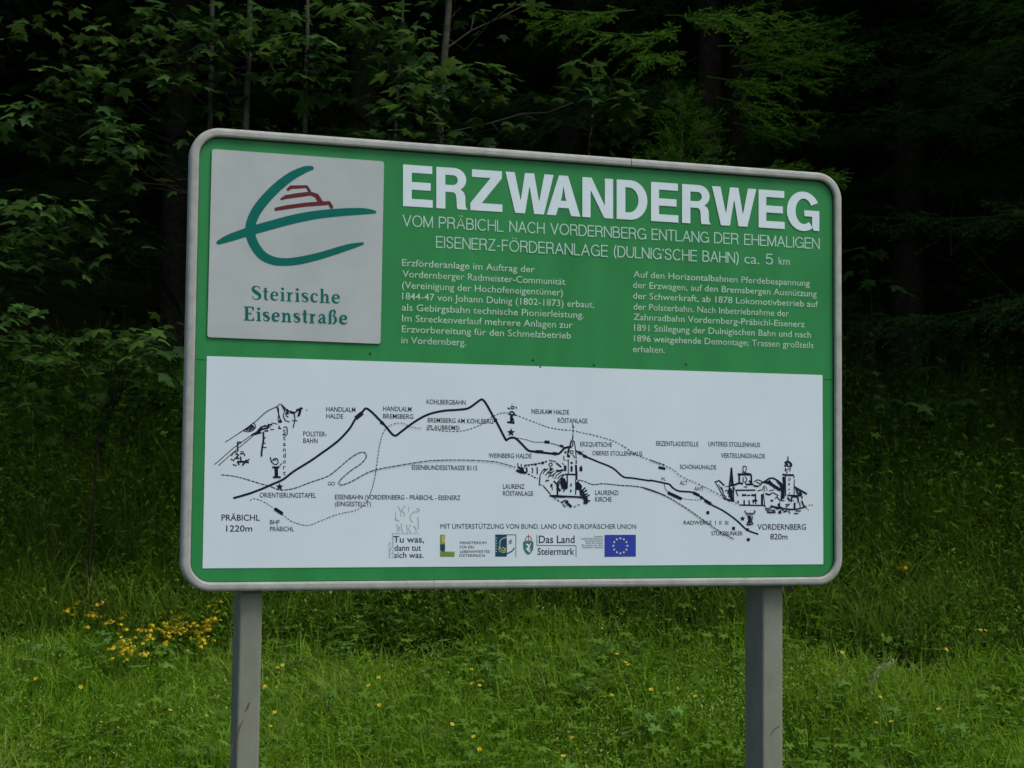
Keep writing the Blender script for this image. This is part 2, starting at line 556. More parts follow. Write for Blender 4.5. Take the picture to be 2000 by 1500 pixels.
GL['A'] = (66, [('s', [(0, 0), (24, 81), (33, 81)], [(18, 0), (29.5, 37), (33, 60)]),
               ('s', [(33, 81), (42, 81), (66, 0)], [(33, 60), (36.5, 37), (48, 0)]),
               ('p', [(22, 15.5), (44, 15.5), (39.4, 30), (26.8, 30)])])
title = Print(-0.0012, 0.00006)
def yb(x): return 402.5 + 0.0604 * (x - 787)
def yt(x): return 321.2 + 0.0703 * (x - 787)
for ch, xa, xb in zip('ERZWANDERWEG', (787, 852, 918.5, 987, 1067.5, 1137, 1204, 1271, 1331.6, 1390, 1481, 1536),
                      (845, 912, 981, 1081, 1133, 1197, 1264, 1324.5, 1387, 1476.6, 1532, 1599.5)):
    gw, pcs = GL[ch]
    def mp(p):
        x = xa + (xb - xa) * p[0] / gw
        return (x, yb(x) + (yt(x) - yb(x)) * p[1] / 81)
    for kind, *a in pcs:
        if kind == 'p': title.poly([mp(p) for p in a[0]])
        else: title.strip([mp(p) for p in a[0]], [mp(p) for p in a[1]])
title.build('title_lettering', m_white, sign)

class WordSet:
    def __init__(s, name, mat, parent, y): s.a = (name, mat, parent); s.y = y
    def add(s, *a):
        l = Lettering(s.y); l.add(*a); l.build(*s.a)
def _c(k): return k
SF = {   # monoline grotesque capitals, capital height 10
 'V': (6.8, [[(0, 10), (3.4, 0), (6.8, 10)]]), 'O': (8.2, [arcp(4.1, 5, 4.1, 5, 90, 450, 18)]), 'M': (7.6, [[(0, 0), (0, 10), (3.8, .2), (7.6, 10), (7.6, 0)]]),
 'P': (5.8, [[(0, 0), (0, 10), (3.2, 10)] + arcp(3.2, 7.3, 2.6, 2.7, 80, -80, 7) + [(3.2, 4.6), (0, 4.6)]]),
 'R': (6.2, [[(0, 0), (0, 10), (3.4, 10)] + arcp(3.4, 7.5, 2.5, 2.5, 80, -80, 7) + [(3.4, 5), (0, 5)], [(3.4, 5), (5.3, 4.2), (5.6, 2.2), (5.8, .6), (6.2, 0)]]),
 'A': (7.0, [[(0, 0), (3.5, 10), (7, 0)], [(1.3, 3.4), (5.7, 3.4)]]),
 'B': (6.0, [[(0, 0), (0, 10), (3, 10)] + arcp(3, 7.7, 2.4, 2.3, 80, -80, 6) + [(3, 5.4), (0, 5.4)], [(3, 5.4)] + arcp(3, 2.7, 3, 2.7, 80, -80, 6) + [(3, 0), (0, 0)]]),
 'I': (.2, [[(.1, 0), (.1, 10)]]), 'C': (7.4, [arcp(4, 5, 4, 5, 42, 318, 14)]), 'H': (6.4, [[(0, 0), (0, 10)], [(6.4, 0), (6.4, 10)], [(0, 5.2), (6.4, 5.2)]]),
 'L': (4.9, [[(0, 10), (0, 0), (4.9, 0)]]), 'N': (6.6, [[(0, 0), (0, 10), (6.6, 0), (6.6, 10)]]),
 'D': (6.8, [[(0, 0), (0, 10), (2.8, 10)] + arcp(2.8, 5, 4, 5, 85, -85, 10) + [(2.8, 0), (0, 0)]]),
 'E': (5.4, [[(5.4, 10), (0, 10), (0, 0), (5.4, 0)], [(0, 5.2), (5.0, 5.2)]]), 'F': (5.0, [[(5.0, 10), (0, 10), (0, 0)], [(0, 5.2), (4.6, 5.2)]]),
 'G': (7.6, [arcp(4, 5, 4, 5, 40, 330, 14), [(4.4, 4.8), (7.6, 4.8), (7.6, 0)]]), 'T': (5.8, [[(0, 10), (5.8, 10)], [(2.9, 10), (2.9, 0)]]),
 'S': (5.8, [[(5.4, 7.4), (5.0, 9.2), (2.9, 10), (.8, 9.2), (.4, 7.4), (1.4, 5.8), (4.4, 4.6), (5.6, 2.8), (5.0, .8), (2.9, 0), (.8, .8), (.2, 3)]]),
 'Z': (5.8, [[(.2, 10), (5.6, 10), (0, 0), (5.8, 0)]]), 'U': (6.4, [[(0, 10), (0, 3.2)] + arcp(3.2, 3.2, 3.2, 3.2, 190, 350, 8) + [(6.4, 3.2), (6.4, 10)]]),
 '(': (1.8, [[(1.8, 11), (.2, 7.5), (0, 4), (.4, 1), (1.8, -2)]]), ')': (1.8, [[(0, 11), (1.6, 7.5), (1.8, 4), (1.4, 1), (0, -2)]]),
 "'": (.4, [[(.2, 10), (.2, 7.8)]]), '-': (3.0, [[(0, 4.2), (3, 4.2)]]),
 '5': (5.4, [[(4.9, 10), (1.1, 10), (.6, 5.4)] + arcp(2.7, 3.2, 2.7, 3.2, 130, -150, 10)]),
}
for um, base_ in (('Ä', 'A'), ('Ö', 'O')):
    gw, ss = SF[base_]
    SF[um] = (gw, ss + [[(gw * .32, 11.6), (gw * .32, 12.7)], [(gw * .68, 11.6), (gw * .68, 12.7)]])
class StrokeWords(WordSet):
    def add(s, txt, x0, x1, y, cap, *_):
        if any(c not in SF for c in txt): return WordSet.add(s, txt, x0, x1, y, cap, -0.006)
        gap = 1.9
        tot = sum(SF[c][0] for c in txt) + gap * (len(txt) - 1)
        k = (x1 - x0) / tot; u0, z0 = B(x0, y)
        slope = (Binv(u0 + .3, z0)[1] - y) / (Binv(u0 + .3, z0)[0] - x0)
        p = Print(s.y, 0.00001); x = 0
        lean = -0.022
        for c in txt:
            for st_ in SF[c][1]:
                q_ = [(x0 + (x + a) * k, y + (x + a) * k * slope - b * cap / 10) for a, b in st_]
                if c in 'IMHNLETFDBPRUVAZ5': # straight strokes keep sharp elbows: one ribbon per run
                    for i_ in range(len(q_) - 1):
                        dx, dy = q_[i_ + 1][0] - q_[i_][0], q_[i_ + 1][1] - q_[i_][1]; L_ = math.hypot(dx, dy) + 1e-9
                        e = .9
                        p._rib(np.array([(q_[i_][0] - dx / L_ * e, q_[i_][1] - dy / L_ * e, 2.1), (q_[i_ + 1][0] + dx / L_ * e, q_[i_ + 1][1] + dy / L_ * e, 2.1)]), False)
                else: p.ribbon(q_, 2.1, cap=False, sm=len(q_) > 3 and c == 'S')
            x += SF[c][0] + gap
        p.build(*s.a)
sub = StrokeWords('subtitle_word', m_pale, sign, -0.0011)
for t, x0, x1 in (('VOM', 787.3, 844.2), ('PRÄBICHL', 857.8, 981.9), ('NACH', 995.6, 1062.5), ('VORDERNBERG', 1075.7, 1260.7),
                  ('ENTLANG', 1273.3, 1383.4), ('DER', 1395.4, 1441.3), ('EHEMALIGEN', 1454.2, 1599.5)):
    sub.add(t, x0, x1, 441 + (x0 - 787) * 0.0545, 20.8 - (x0 - 787) * 0.0018)
for t, x0, x1 in (('EISENERZ-FÖRDERANLAGE', 852.4, 1185.8), ("(DULNIG'SCHE", 1199.5, 1360), ('BAHN)', 1372.7, 1441.3)):
    sub.add(t, x0, x1, 482.9 + (x0 - 852.4) * 0.0525, 20.8 - (x0 - 852) * 0.0018)
sub.add('ca.', 1453.4, 1482.7, 514.5, 20)
sub.add('5', 1495.3, 1508.5, 515.5, 19)
sub.add('km', 1520.5, 1542, 516.8, 15)

body = WordSet('text_line', m_pale2, sign, -0.0011)
for t, x0, x1, y in (('Erzförderanlage im Auftrag der', 785, 1044, 519.3), ('Vordernberger Radmeister-Communität', 786, 1103.8, 541.2),
        ('(Vereinigung der Hochofeneigentümer)', 785, 1099, 563), ('1844-47 von Johann Dulnig (1802-1873) erbaut,', 785, 1160.4, 584.6),
        ('als Gebirgsbahn technische Pionierleistung.', 785, 1140, 606.5), ('Im Streckenverlauf mehrere Anlagen zur', 785, 1118, 627.8),
        ('Erzvorbereitung für den Schmelzbetrieb', 784.6, 1114.7, 649), ('in Vordernberg.', 783.5, 910, 670.6)):
    body.add(t, x0, x1, y, 13.2, 0.002)
for t, x0, x1, y in (('Auf den Horizontalbahnen Pferdebespannung', 1237, 1581.3, 541.5), ('der Erzwagen, auf den Bremsbergen Ausnützung', 1236, 1594.7, 562.3),
        ('der Schwerkraft, ab 1878 Lokomotivbetrieb auf', 1236, 1597.5, 583.4), ('der Polsterbahn. Nach Inbetriebnahme der', 1237, 1540.7, 604.7),
        ('Zahnradbahn Vordernberg-Präbichl-Eisenerz', 1237, 1571, 625), ('1891 Stillegung der Dulnigischen Bahn und nach', 1238, 1583.5, 646),
        ('1896 weitgehende Demontage; Trassen großteils', 1238, 1588.6, 666.8), ('erhalten.', 1236, 1298, 687.5)):
    body.add(t, x0, x1, y, 12.4, 0.002)

# ---- logo plate ----------------------------------------------------------
def quad_rr(px, r):
    c = [B(*p) for p in px]      # TL TR BR BL
    out = []
    n = 4
    for k in range(n):
        p, a, b = c[k], c[k - 1], c[(k + 1) % n]
        da = (a - p) / np.linalg.norm(a - p); db = (b - p) / np.linalg.norm(b - p)
        for t in np.linspace(0, 1, 5):
            out.append(tuple(p + da * r * (1 - t) ** 2 + db * r * t ** 2))
    return out[::-1]
plate = slab('logo_plate', quad_rr([(413.6, 291.5), (749.4, 316), (742.3, 671.8), (404.4, 658.8)], 0.008), -0.0052, -0.0006, m_plate, sign)
K1 = (340, 240, 3.261)
em = Print(-0.0056, 0.0001)
em.ribbon([(878, 290, 26), (830, 300, 44), (740, 345, 56), (640, 425, 62), (545, 530, 64), (495, 620, 64), (483, 700, 64), (510, 780, 60), (560, 845, 58), (625, 878, 54),
           (700, 888, 50), (800, 878, 50), (940, 845, 46), (1100, 795, 40), (1200, 770, 18)], K=K1)
em.ribbon([(278, 765, 26), (350, 735, 48), (470, 695, 56), (600, 657, 58), (760, 615, 58), (900, 588, 54), (1050, 572, 50), (1200, 565, 42), (1278, 570, 20)], K=K1)
em.build('emblem_sweep', m_teal, plate)
eb = Print(-0.0056, 0.0001)
for P in ([(722, 428, 18), (740, 412, 24), (790, 410, 22), (842, 408, 20), (862, 440, 20)], [(680, 488, 14), (710, 474, 26), (790, 462, 28), (868, 452, 26), (905, 465, 30), (935, 515, 32)],
          [(645, 552, 22), (720, 538, 26), (840, 522, 26), (940, 515, 26), (985, 512, 26), (1002, 540, 22)]):
    eb.ribbon(P, K=K1, sm=False)
eb.build('emblem_terraces', m_brown, plate)
SG = {   # serif letters, x-height 62, capital 92
 'S': (56, [('b', [(50, 70, 4), (46, 84, 6), (30, 89, 7), (14, 83, 14), (9, 70, 18), (18, 56, 22), (36, 44, 23), (48, 31, 20), (47, 14, 15), (30, 4, 7), (12, 9, 6), (6, 26, 4)])]),
 's': (42, [('b', [(36, 46, 4), (33, 56, 5), (22, 59, 6), (9, 54, 11), (7, 46, 14), (16, 37, 16), (28, 29, 16), (36, 19, 14), (33, 8, 10), (20, 3, 6), (9, 7, 5), (5, 20, 4)])]),
 't': (34, [('r', 9, 12, 24, 82), ('r', 0, 55, 34, 61), ('b', [(16.5, 14, 15), (19, 7, 12), (25, 4, 8), (33, 10, 3)])]),
 'e': (50, [('r', 12, 31, 46, 37), ('b', [(42, 34, 13), (40, 48, 13), (27, 59, 6), (13, 49, 13), (9, 31, 17), (13, 13, 15), (27, 5, 10), (40, 8, 6), (47, 17, 3)])]),
 'i': (28, [('r', 7, 0, 22, 60), ('r', 0, 55, 8, 60), ('r', 0, 0, 28, 5.5), ('d', 14, 80, 9)]),
 'r': (40, [('r', 7, 0, 22, 60), ('r', 0, 55, 8, 60), ('r', 0, 0, 30, 5.5), ('b', [(21, 42, 5), (27, 54, 8), (35, 53, 13)])]),
 'c': (46, [('b', [(40, 44, 11), (37, 54, 9), (26, 59, 6), (13, 50, 13), (9, 31, 17), (13, 13, 15), (26, 5, 10), (38, 9, 6), (44, 18, 3)])]),
 'h': (60, [('r', 7, 0, 22, 92), ('r', 0, 87, 8, 92), ('r', 0, 0, 28, 5.5), ('b', [(21, 44, 5), (33, 56, 9), (43, 48, 13), (45, 30, 15), (45, 2, 15)]), ('r', 33, 0, 60, 5.5)]),
 'n': (60, [('r', 7, 0, 22, 60), ('r', 0, 55, 8, 60), ('r', 0, 0, 28, 5.5), ('b', [(21, 44, 5), (33, 56, 9), (43, 48, 13), (45, 30, 15), (45, 2, 15)]), ('r', 33, 0, 60, 5.5)]),
 'a': (50, [('b', [(9, 44, 10), (14, 55, 7), (26, 59, 7), (35, 50, 12), (37, 30, 15), (37, 12, 14), (42, 5, 8), (50, 9, 3)]), ('b', [(33, 37, 4), (17, 30, 8), (9, 16, 15), (18, 5, 8), (33, 12, 4)])]),
 'ß': (56, [('b', [(14, 2, 15), (14, 66, 15), (20, 84, 10), (32, 90, 7), (41, 80, 12), (38, 62, 9), (30, 54, 5), (42, 46, 9), (46, 26, 17), (40, 7, 9), (28, 4, 8)]), ('r', 0, 0, 22, 5.5)]),
 'E': (64, [('r', 8, 0, 26, 92), ('r', 0, 0, 60, 6), ('r', 0, 86, 58, 92), ('p', [(60, 24), (57, 24), (46, 5), (60, 5)]), ('p', [(58, 66), (58, 87), (44, 87), (54, 66)]), ('r', 25, 43, 42, 49), ('r', 39, 34, 43, 58)]),
}
st = Print(-0.0054, 0.00002)
def serif(word, x0, x1, y0, cap, gap=9):
    u0, z0 = B(x0, y0)
    slope = (Binv(u0 + 0.3, z0)[1] - y0) / (Binv(u0 + 0.3, z0)[0] - x0)
    tot = sum(SG[c][0] for c in word) + gap * (len(word) - 1)
    k = (x1 - x0) / tot; kv = cap / 92
    x = 0
    for c in word:
        def mp(a, b): return (x0 + (x + a) * k, y0 + (x + a) * k * slope - b * kv)
        for pc in SG[c][1]:
            if pc[0] == 'r': st.poly([mp(pc[1], pc[2]), mp(pc[3], pc[2]), mp(pc[3], pc[4]), mp(pc[1], pc[4])][::1])
            elif pc[0] == 'p': st.poly([mp(*p) for p in pc[1]])
            elif pc[0] == 'd': st.poly([mp(pc[1] + pc[3] * math.cos(t), pc[2] + pc[3] * math.sin(t)) for t in np.linspace(0, 2 * math.pi, 13)[:-1]])
            else: st.ribbon([(*mp(p[0], p[1]), p[2] * (k + kv) / 2) for p in pc[1]], cap=False)
        x += SG[c][0] + gap
serif('Steirische', 490.5, 663.5, 586, 27.5)
serif('Eisenstraße', 475.8, 678, 626, 27.5)
st.build('plate_lettering', m_teal, plate)

# ---- map sheet -----------------------------------------------------------
sheet = slab('map_sheet', quad_rr([(404, 695.5), (1606, 732.5), (1607.5, 1102), (395.5, 1110)], 0.001), -0.0014, -0.0003, m_sheet, sign)
YP = -0.0019
K4, K5, K6, K7 = (340, 680, 3.0), (740, 740, 4.055), (940, 770, 4.411), (1240, 820, 4.167)
KM, KC, KT, KL = (410, 770, 7.895), (1000, 850, 10.0), (1380, 870, 7.895), (740, 980, 7.407)
def kk(K, pts): return [(K[0] + x / K[2], K[1] + y / K[2]) for x, y in pts]
rl = Print(YP, 0.00002)
rl.ribbon(kk(K4, [(350, 878), (430, 855), (500, 830), (570, 800), (640, 768), (700, 722), (800, 660), (860, 618), (920, 575), (975, 530), (1030, 468), (1065, 410), (1100, 378), (1133, 355)])
          + kk(K5, [(30, 352), (60, 385), (105, 438), (135, 448), (180, 415), (260, 355), (340, 305), (420, 272), (520, 252), (620, 245), (700, 235), (750, 205), (800, 168), (822, 166), (850, 200), (900, 290), (930, 340)])
          + kk(K5, [(1000, 475), (1012, 482), (1040, 467), (1080, 470), (1130, 515), (1180, 565), (1240, 577), (1390, 593), (1430, 588), (1470, 548), (1520, 540)]), 4.4)
rl.ribbon(kk(K6, [(815, 490), (850, 505), (895, 535), (1000, 580), (1130, 635), (1220, 710), (1300, 722), (1450, 745)])
          + kk(K7, [(130, 492), (240, 515), (280, 525), (310, 555), (360, 580), (470, 590), (540, 630), (620, 690), (700, 730), (770, 775), (840, 830), (910, 895), (1000, 930)]), 3.4)
for K, x, y, w_, h_, an in ((K4, 1083, 395, 52, 26, -38), (K4, 1217, 437, 20, 20, 40), (K5, 922, 328, 28, 28, 0), (K5, 1270, 577, 62, 26, 3), (K5, 1392, 592, 34, 26, 8), (K5, 1330, 500, 40, 24, 4), (K5, 1445, 532, 26, 20, 20),
                         (K6, 848, 505, 30, 28, 30), (K6, 892, 535, 34, 26, 25), (K7, 218, 393, 58, 22, 12), (K7, 322, 618, 125, 26, 25), (K7, 497, 604, 52, 24, 25), (K7, 592, 670, 60, 26, 30), (K7, 540, 633, 22, 24, 30),
                         (K7, 592, 755, 24, 26, 0), (K7, 801, 883, 24, 26, 0), (K7, 921, 974, 26, 24, 0), (K7, 914, 893, 24, 22, 0), (K4, 612, 955, 56, 20, 33), (K6, 857, 645, 26, 34, 0), (K6, 858, 622, 12, 14, 0)):
    ca, sa = math.cos(math.radians(an)), math.sin(math.radians(an))
    rl.poly([(K[0] + (x + a * w_ / 2 * ca - b * h_ / 2 * sa) / K[2], K[1] + (y + a * w_ / 2 * sa + b * h_ / 2 * ca) / K[2]) for a, b in ((-1, 1), (1, 1), (1, -1), (-1, -1))][::-1])
rl.star(618, 812, 24, K4); rl.star(1045, 424, 34, K5); rl.star(874, 803, 24, K7)
rl.build('route_line', m_ink, sheet)

class LineSet:
    def ribbon(s, *a, **k):
        p = Print(YP); p.ribbon(*a, **k); p.build('dashed_line', m_ink2, sheet)
dl = LineSet()
D = (4.0, 2.6)
dl.ribbon(kk(K4, [(275, 742), (350, 750), (430, 770), (510, 795), (560, 808), (620, 830), (700, 822), (800, 785), (900, 750), (960, 705), (1030, 645), (1085, 612), (1118, 612), (1125, 640), (1090, 680), (1030, 720), (975, 770), (965, 795), (985, 800), (1040, 780), (1130, 730), (1200, 708), (1320, 686)])
          + kk(K5, [(200, 678), (380, 650), (520, 643), (700, 643), (880, 652), (960, 665), (1080, 700)]), 1.8, dash=(8, 1.6))
dl.ribbon(kk(K6, [(830, 740), (880, 748), (960, 778), (1050, 770), (1200, 785), (1300, 790), (1400, 805), (1500, 840), (1580, 870)]) + kk(K7, [(60, 550), (160, 580), (260, 625), (330, 665), (440, 735), (560, 820), (690, 910), (805, 970)]), 1.9, dash=(6, 1.2))
dl.ribbon(kk(K4, [(445, 892), (470, 882), (520, 898), (580, 935), (640, 978), (690, 1015), (780, 1038), (860, 1010), (960, 972), (1060, 950), (1120, 910), (1150, 850), (1175, 760), (1190, 660), (1205, 560), (1235, 475), (1290, 443), (1340, 440)])
          + kk(K5, [(240, 378), (330, 392)]), 1.6, dash=(3.6, 2.8))
dl.ribbon(kk(K5, [(385, 398), (500, 412), (620, 416), (720, 398), (820, 355), (880, 310), (960, 272), (1030, 270)]), 1.6, dash=D)
dl.ribbon(kk(K5, [(1080, 285), (1150, 312), (1250, 350), (1330, 380), (1430, 400), (1530, 408)]) + kk(K6, [(860, 330), (960, 350), (1060, 378), (1150, 408), (1250, 465), (1330, 520), (1450, 565), (1580, 610)]) + kk(K7, [(120, 325), (220, 365), (300, 400), (380, 462), (520, 525), (640, 585), (740, 640), (850, 690)]), 1.7, dash=(3.8, 3.0))
dl.ribbon(kk(K5, [(1090, 468), (1160, 480), (1230, 500), (1310, 500)]), 1.3, dash=(6, 1))
dl.ribbon(kk(K5, [(1345, 505), (1400, 520), (1470, 542)]), 2.0, dash=(4, 1))
dl.ribbon(kk(K7, [(238, 520), (245, 560), (270, 590)]), 1.2)
dl.ribbon(kk(K7, [(380, 640), (450, 650), (540, 652)]), 1.2, dash=(4, 2))

# drawings
WK = 1.22
def strokes(name, K, items, mat, w=1.4):
    p = Print(YP, 0.00001)
    for it in items:
        ww = w
        kw = {}
        if isinstance(it, tuple) and len(it) and isinstance(it[0], list):
            pts = it[0]
            if len(it) > 1: ww = it[1]
            if len(it) > 2: kw['dash'] = it[2]
        else:
            pts = it
        p.ribbon(kk(K, pts), ww * WK, cap=False, sm=len(pts) > 3, **kw)
    return p
mt = strokes('m', KM, [
 ([(235, 740), (480, 580)], 1.3, (9, 1)), ([(480, 580), (690, 430), (870, 270), (1030, 190), (1075, 145)], 1.5),
 ([(520, 570), (620, 575), (700, 520), (690, 460), (640, 460), (520, 570)], 1.2), ([(560, 560), (640, 470)], 3), ([(600, 570), (670, 480)], 3.2), ([(640, 570), (690, 500)], 2),
 ([(70, 1085), (360, 830), (640, 630)], 1.2), ([(130, 1100), (400, 860), (660, 650)], 1.2), ([(640, 635), (720, 590), (800, 500)], 3.5), ([(680, 620), (790, 590)], 3), ([(740, 580), (800, 540), (900, 520)], 3),
 ([(800, 500), (870, 490), (960, 460)], 2.4), ([(830, 480), (930, 510)], 2.2), ([(890, 460), (960, 480)], 1.6), ([(950, 440), (1040, 460)], 1.4), ([(840, 570), (900, 560)], 2.4), ([(930, 545), (990, 540)], 1.4),
 ([(1030, 190), (1050, 260), (1080, 380), (1110, 430)], 2.0), ([(1055, 200), (1060, 300), (1050, 400), (1100, 440)], 1.3), ([(1075, 400), (1080, 440)], 5),
 ([(1090, 150), (1130, 190), (1180, 240), (1250, 270), (1310, 280), (1360, 240), (1430, 215)], 2.2), ([(1110, 180), (1150, 260), (1130, 330), (1160, 400)], 1.6), ([(1180, 230), (1200, 300), (1160, 300)], 4), ([(1230, 270), (1300, 290)], 4),
 ([(1330, 250), (1390, 240), (1370, 320), (1350, 325)], 4), ([(1380, 215), (1430, 220)], 3), ([(1480, 243), (1500, 243)], 1.4), ([(1300, 290), (1310, 400), (1280, 520)], 1.8), ([(1265, 405), (1350, 410)], 1.4),
 ([(1170, 330), (1210, 350)], 1.6), ([(1150, 400), (1230, 428)], 1.4), ([(1060, 480), (1070, 520)], 1.6), ([(1050, 522), (1100, 528)], 2), ([(1130, 510), (1185, 510), (1185, 625), (1120, 620)], 1.5),
 ([(820, 580), (825, 700), (800, 860), (795, 960)], 2.8), ([(825, 670), (860, 672)], 1.6), ([(815, 750), (860, 755)], 1.6), ([(805, 820), (870, 820)], 1.6),
 ([(425, 735), (430, 880)], 2.2), ([(420, 738), (490, 740), (460, 755)], 2), ([(360, 885), (430, 885)], 1.4), ([(470, 885), (520, 885)], 1.4), ([(330, 950), (360, 900), (380, 890)], 1.6), ([(320, 1000), (370, 1020), (390, 980)], 2),
 ([(390, 910), (440, 940), (400, 980), (450, 990)], 2.2), ([(460, 920), (520, 910), (540, 950)], 2), ([(470, 960), (480, 1030)], 2.2), ([(430, 1040), (520, 1040), (600, 1050)], 3), ([(500, 1100), (560, 1010)], 2.6), ([(350, 1080), (410, 1100)], 1.6), ([(420, 1030), (450, 1090)], 2.4), ([(560, 1030), (610, 1000)], 1.8),
 ([(930, 970), (950, 1040), (1000, 1080), (1050, 1060), (1030, 990), (970, 1000)], 1.6), ([(960, 1020), (1020, 1010)], 1.4), ([(960, 1125), (1070, 1125)], 3), ([(1020, 1130), (1025, 1270)], 5.5), ([(970, 1278), (1090, 1278)], 3), ([(1070, 1110), (1110, 1060)], 1.4)], m_ink)
mt.build('mountain_drawing', m_ink, sheet)
ch = strokes('c', KC, [
 ([(1190, 10), (1175, 90)], 2), ([(1160, 100), (1130, 200), (1100, 300), (1080, 420)], 2.6), ([(1210, 110), (1225, 200), (1240, 300), (1250, 460)], 1.6), ([(1190, 90), (1180, 200), (1150, 240)], 1.8), ([(1090, 290), (1110, 330)], 4), ([(1140, 300), (1190, 310), (1180, 360), (1140, 350), (1140, 300)], 1.4),
 ([(1020, 340), (1060, 330)], 3.5), ([(1010, 400), (1010, 480), (1050, 490)], 1.6), ([(1080, 400), (1130, 420)], 4), ([(1180, 380), (1220, 430), (1200, 450)], 1.4), ([(1070, 490), (1110, 480)], 1.4), ([(980, 540), (1010, 580)], 1.4), ([(1095, 480), (1095, 760)], 1.5),
 ([(1035, 590), (1035, 700)], 4), ([(1155, 520), (1165, 560)], 3.6), ([(1160, 600), (1160, 710)], 3.4), ([(1250, 480), (1250, 560)], 2), ([(1245, 580), (1255, 760), (1255, 870)], 3.4), ([(1030, 765), (1260, 765)], 2.6), ([(1075, 770), (1075, 1030)], 2), ([(1240, 870), (1240, 1160)], 1.6),
 ([(1000, 680), (900, 700), (860, 680)], 3.4), ([(1020, 760), (940, 790), (880, 850)], 1.8), ([(1010, 780), (940, 850), (880, 930)], 1.8), ([(960, 720), (870, 780), (830, 850)], 1.6), ([(890, 700), (820, 760), (790, 830)], 1.6), ([(820, 690), (750, 750), (700, 830)], 1.6), ([(770, 660), (700, 720), (650, 790)], 1.6), ([(700, 650), (640, 700), (600, 750)], 1.6), ([(640, 650), (590, 700), (540, 790)], 1.6), ([(730, 640), (790, 660), (740, 690)], 3.4), ([(720, 550), (770, 545), (780, 590), (730, 600), (715, 560)], 1.5),
 ([(700, 740), (780, 720)], 2), ([(740, 800), (820, 760)], 1.8), ([(600, 680), (660, 660)], 2.2), ([(250, 590), (480, 560), (680, 510)], 2.2, (5, 1.5)), ([(320, 590), (340, 590)], 3), ([(430, 565), (480, 570)], 3.5), ([(570, 540), (620, 540)], 4), ([(720, 490), (800, 500), (850, 520)], 2.2, (3, 1)), ([(860, 540), (960, 620)], 2.4), ([(110, 540), (115, 640)], 1.4), ([(175, 560), (180, 640)], 1.4), ([(80, 680), (160, 720), (270, 735)], 4), ([(120, 620), (200, 700)], 3.5), ([(200, 630), (230, 720), (285, 720), (280, 630)], 2.4), ([(150, 650), (220, 640)], 2.6),
 ([(250, 570), (245, 640)], 1.4), ([(380, 630), (405, 670), (390, 740)], 1.6), ([(487, 620), (490, 760)], 1.8), ([(300, 750), (500, 850)], 1.6, (5, 2)), ([(545, 800), (530, 970), (580, 970)], 1.8), ([(600, 980), (750, 1150)], 1.5), ([(660, 880), (720, 885)], 2), ([(650, 910), (670, 880)], 1.4), ([(770, 950), (765, 1010)], 3.2), ([(780, 1010), (785, 1070)], 1.2),
 ([(810, 890), (880, 960)], 2.4), ([(880, 930), (885, 1170)], 2.6), ([(880, 1020), (940, 1090)], 3.6), ([(920, 900), (900, 1030)], 1.6), ([(960, 1030), (1080, 1030)], 2.4), ([(990, 830), (960, 920), (1000, 1020), (1060, 1020), (1020, 900), (1000, 850)], 4.5), ([(1000, 900), (1020, 1000)], 5), ([(1010, 1060), (1010, 1100)], 2.2), ([(1150, 940), (1150, 1000)], 2), ([(1150, 1060), (1140, 1110)], 2.4),
 ([(730, 1180), (880, 1185), (1040, 1195), (1280, 1205), (1380, 1220)], 3.0), ([(780, 1200), (1040, 1205)], 2.4), ([(1260, 910), (1340, 1010), (1260, 1040), (1290, 960)], 4.5), ([(1270, 930), (1300, 1040)], 4.5), ([(1330, 1040), (1350, 1180)], 4), ([(1340, 1100), (1430, 1020)], 2.4), ([(1350, 1140), (1460, 1070)], 2.4), ([(1360, 1180), (1470, 1140)], 2.4), ([(1380, 1160), (1450, 1240), (1420, 1340)], 5), ([(1380, 1250), (1510, 1160)], 2.2), ([(1400, 1280), (1520, 1280)], 2.4), ([(1390, 1310), (1480, 1320)], 2.8), ([(1410, 1200), (1440, 1330)], 4.5), ([(1365, 1060), (1400, 1160)], 2.5),
 ([(820, 1230), (1000, 1330)], 1.4, (5, 2)), ([(960, 1310), (1030, 1270), (1100, 1290)], 2), ([(1040, 1290), (1090, 1340), (1160, 1400)], 4), ([(990, 1340), (1020, 1390), (1060, 1380)], 1.6), ([(1200, 1410), (1240, 1380)], 1.4), ([(1270, 1360), (1320, 1360)], 1.2), ([(1385, 500 - 190), (1385, 330)], 1),
 ([(1180, -230), (1195, -100), (1185, 0)], 1.2, (4, 2)), ([(1178, -170), (1215, -160)], 1.5)], m_ink)
ch.build('church_drawing', m_ink, sheet)
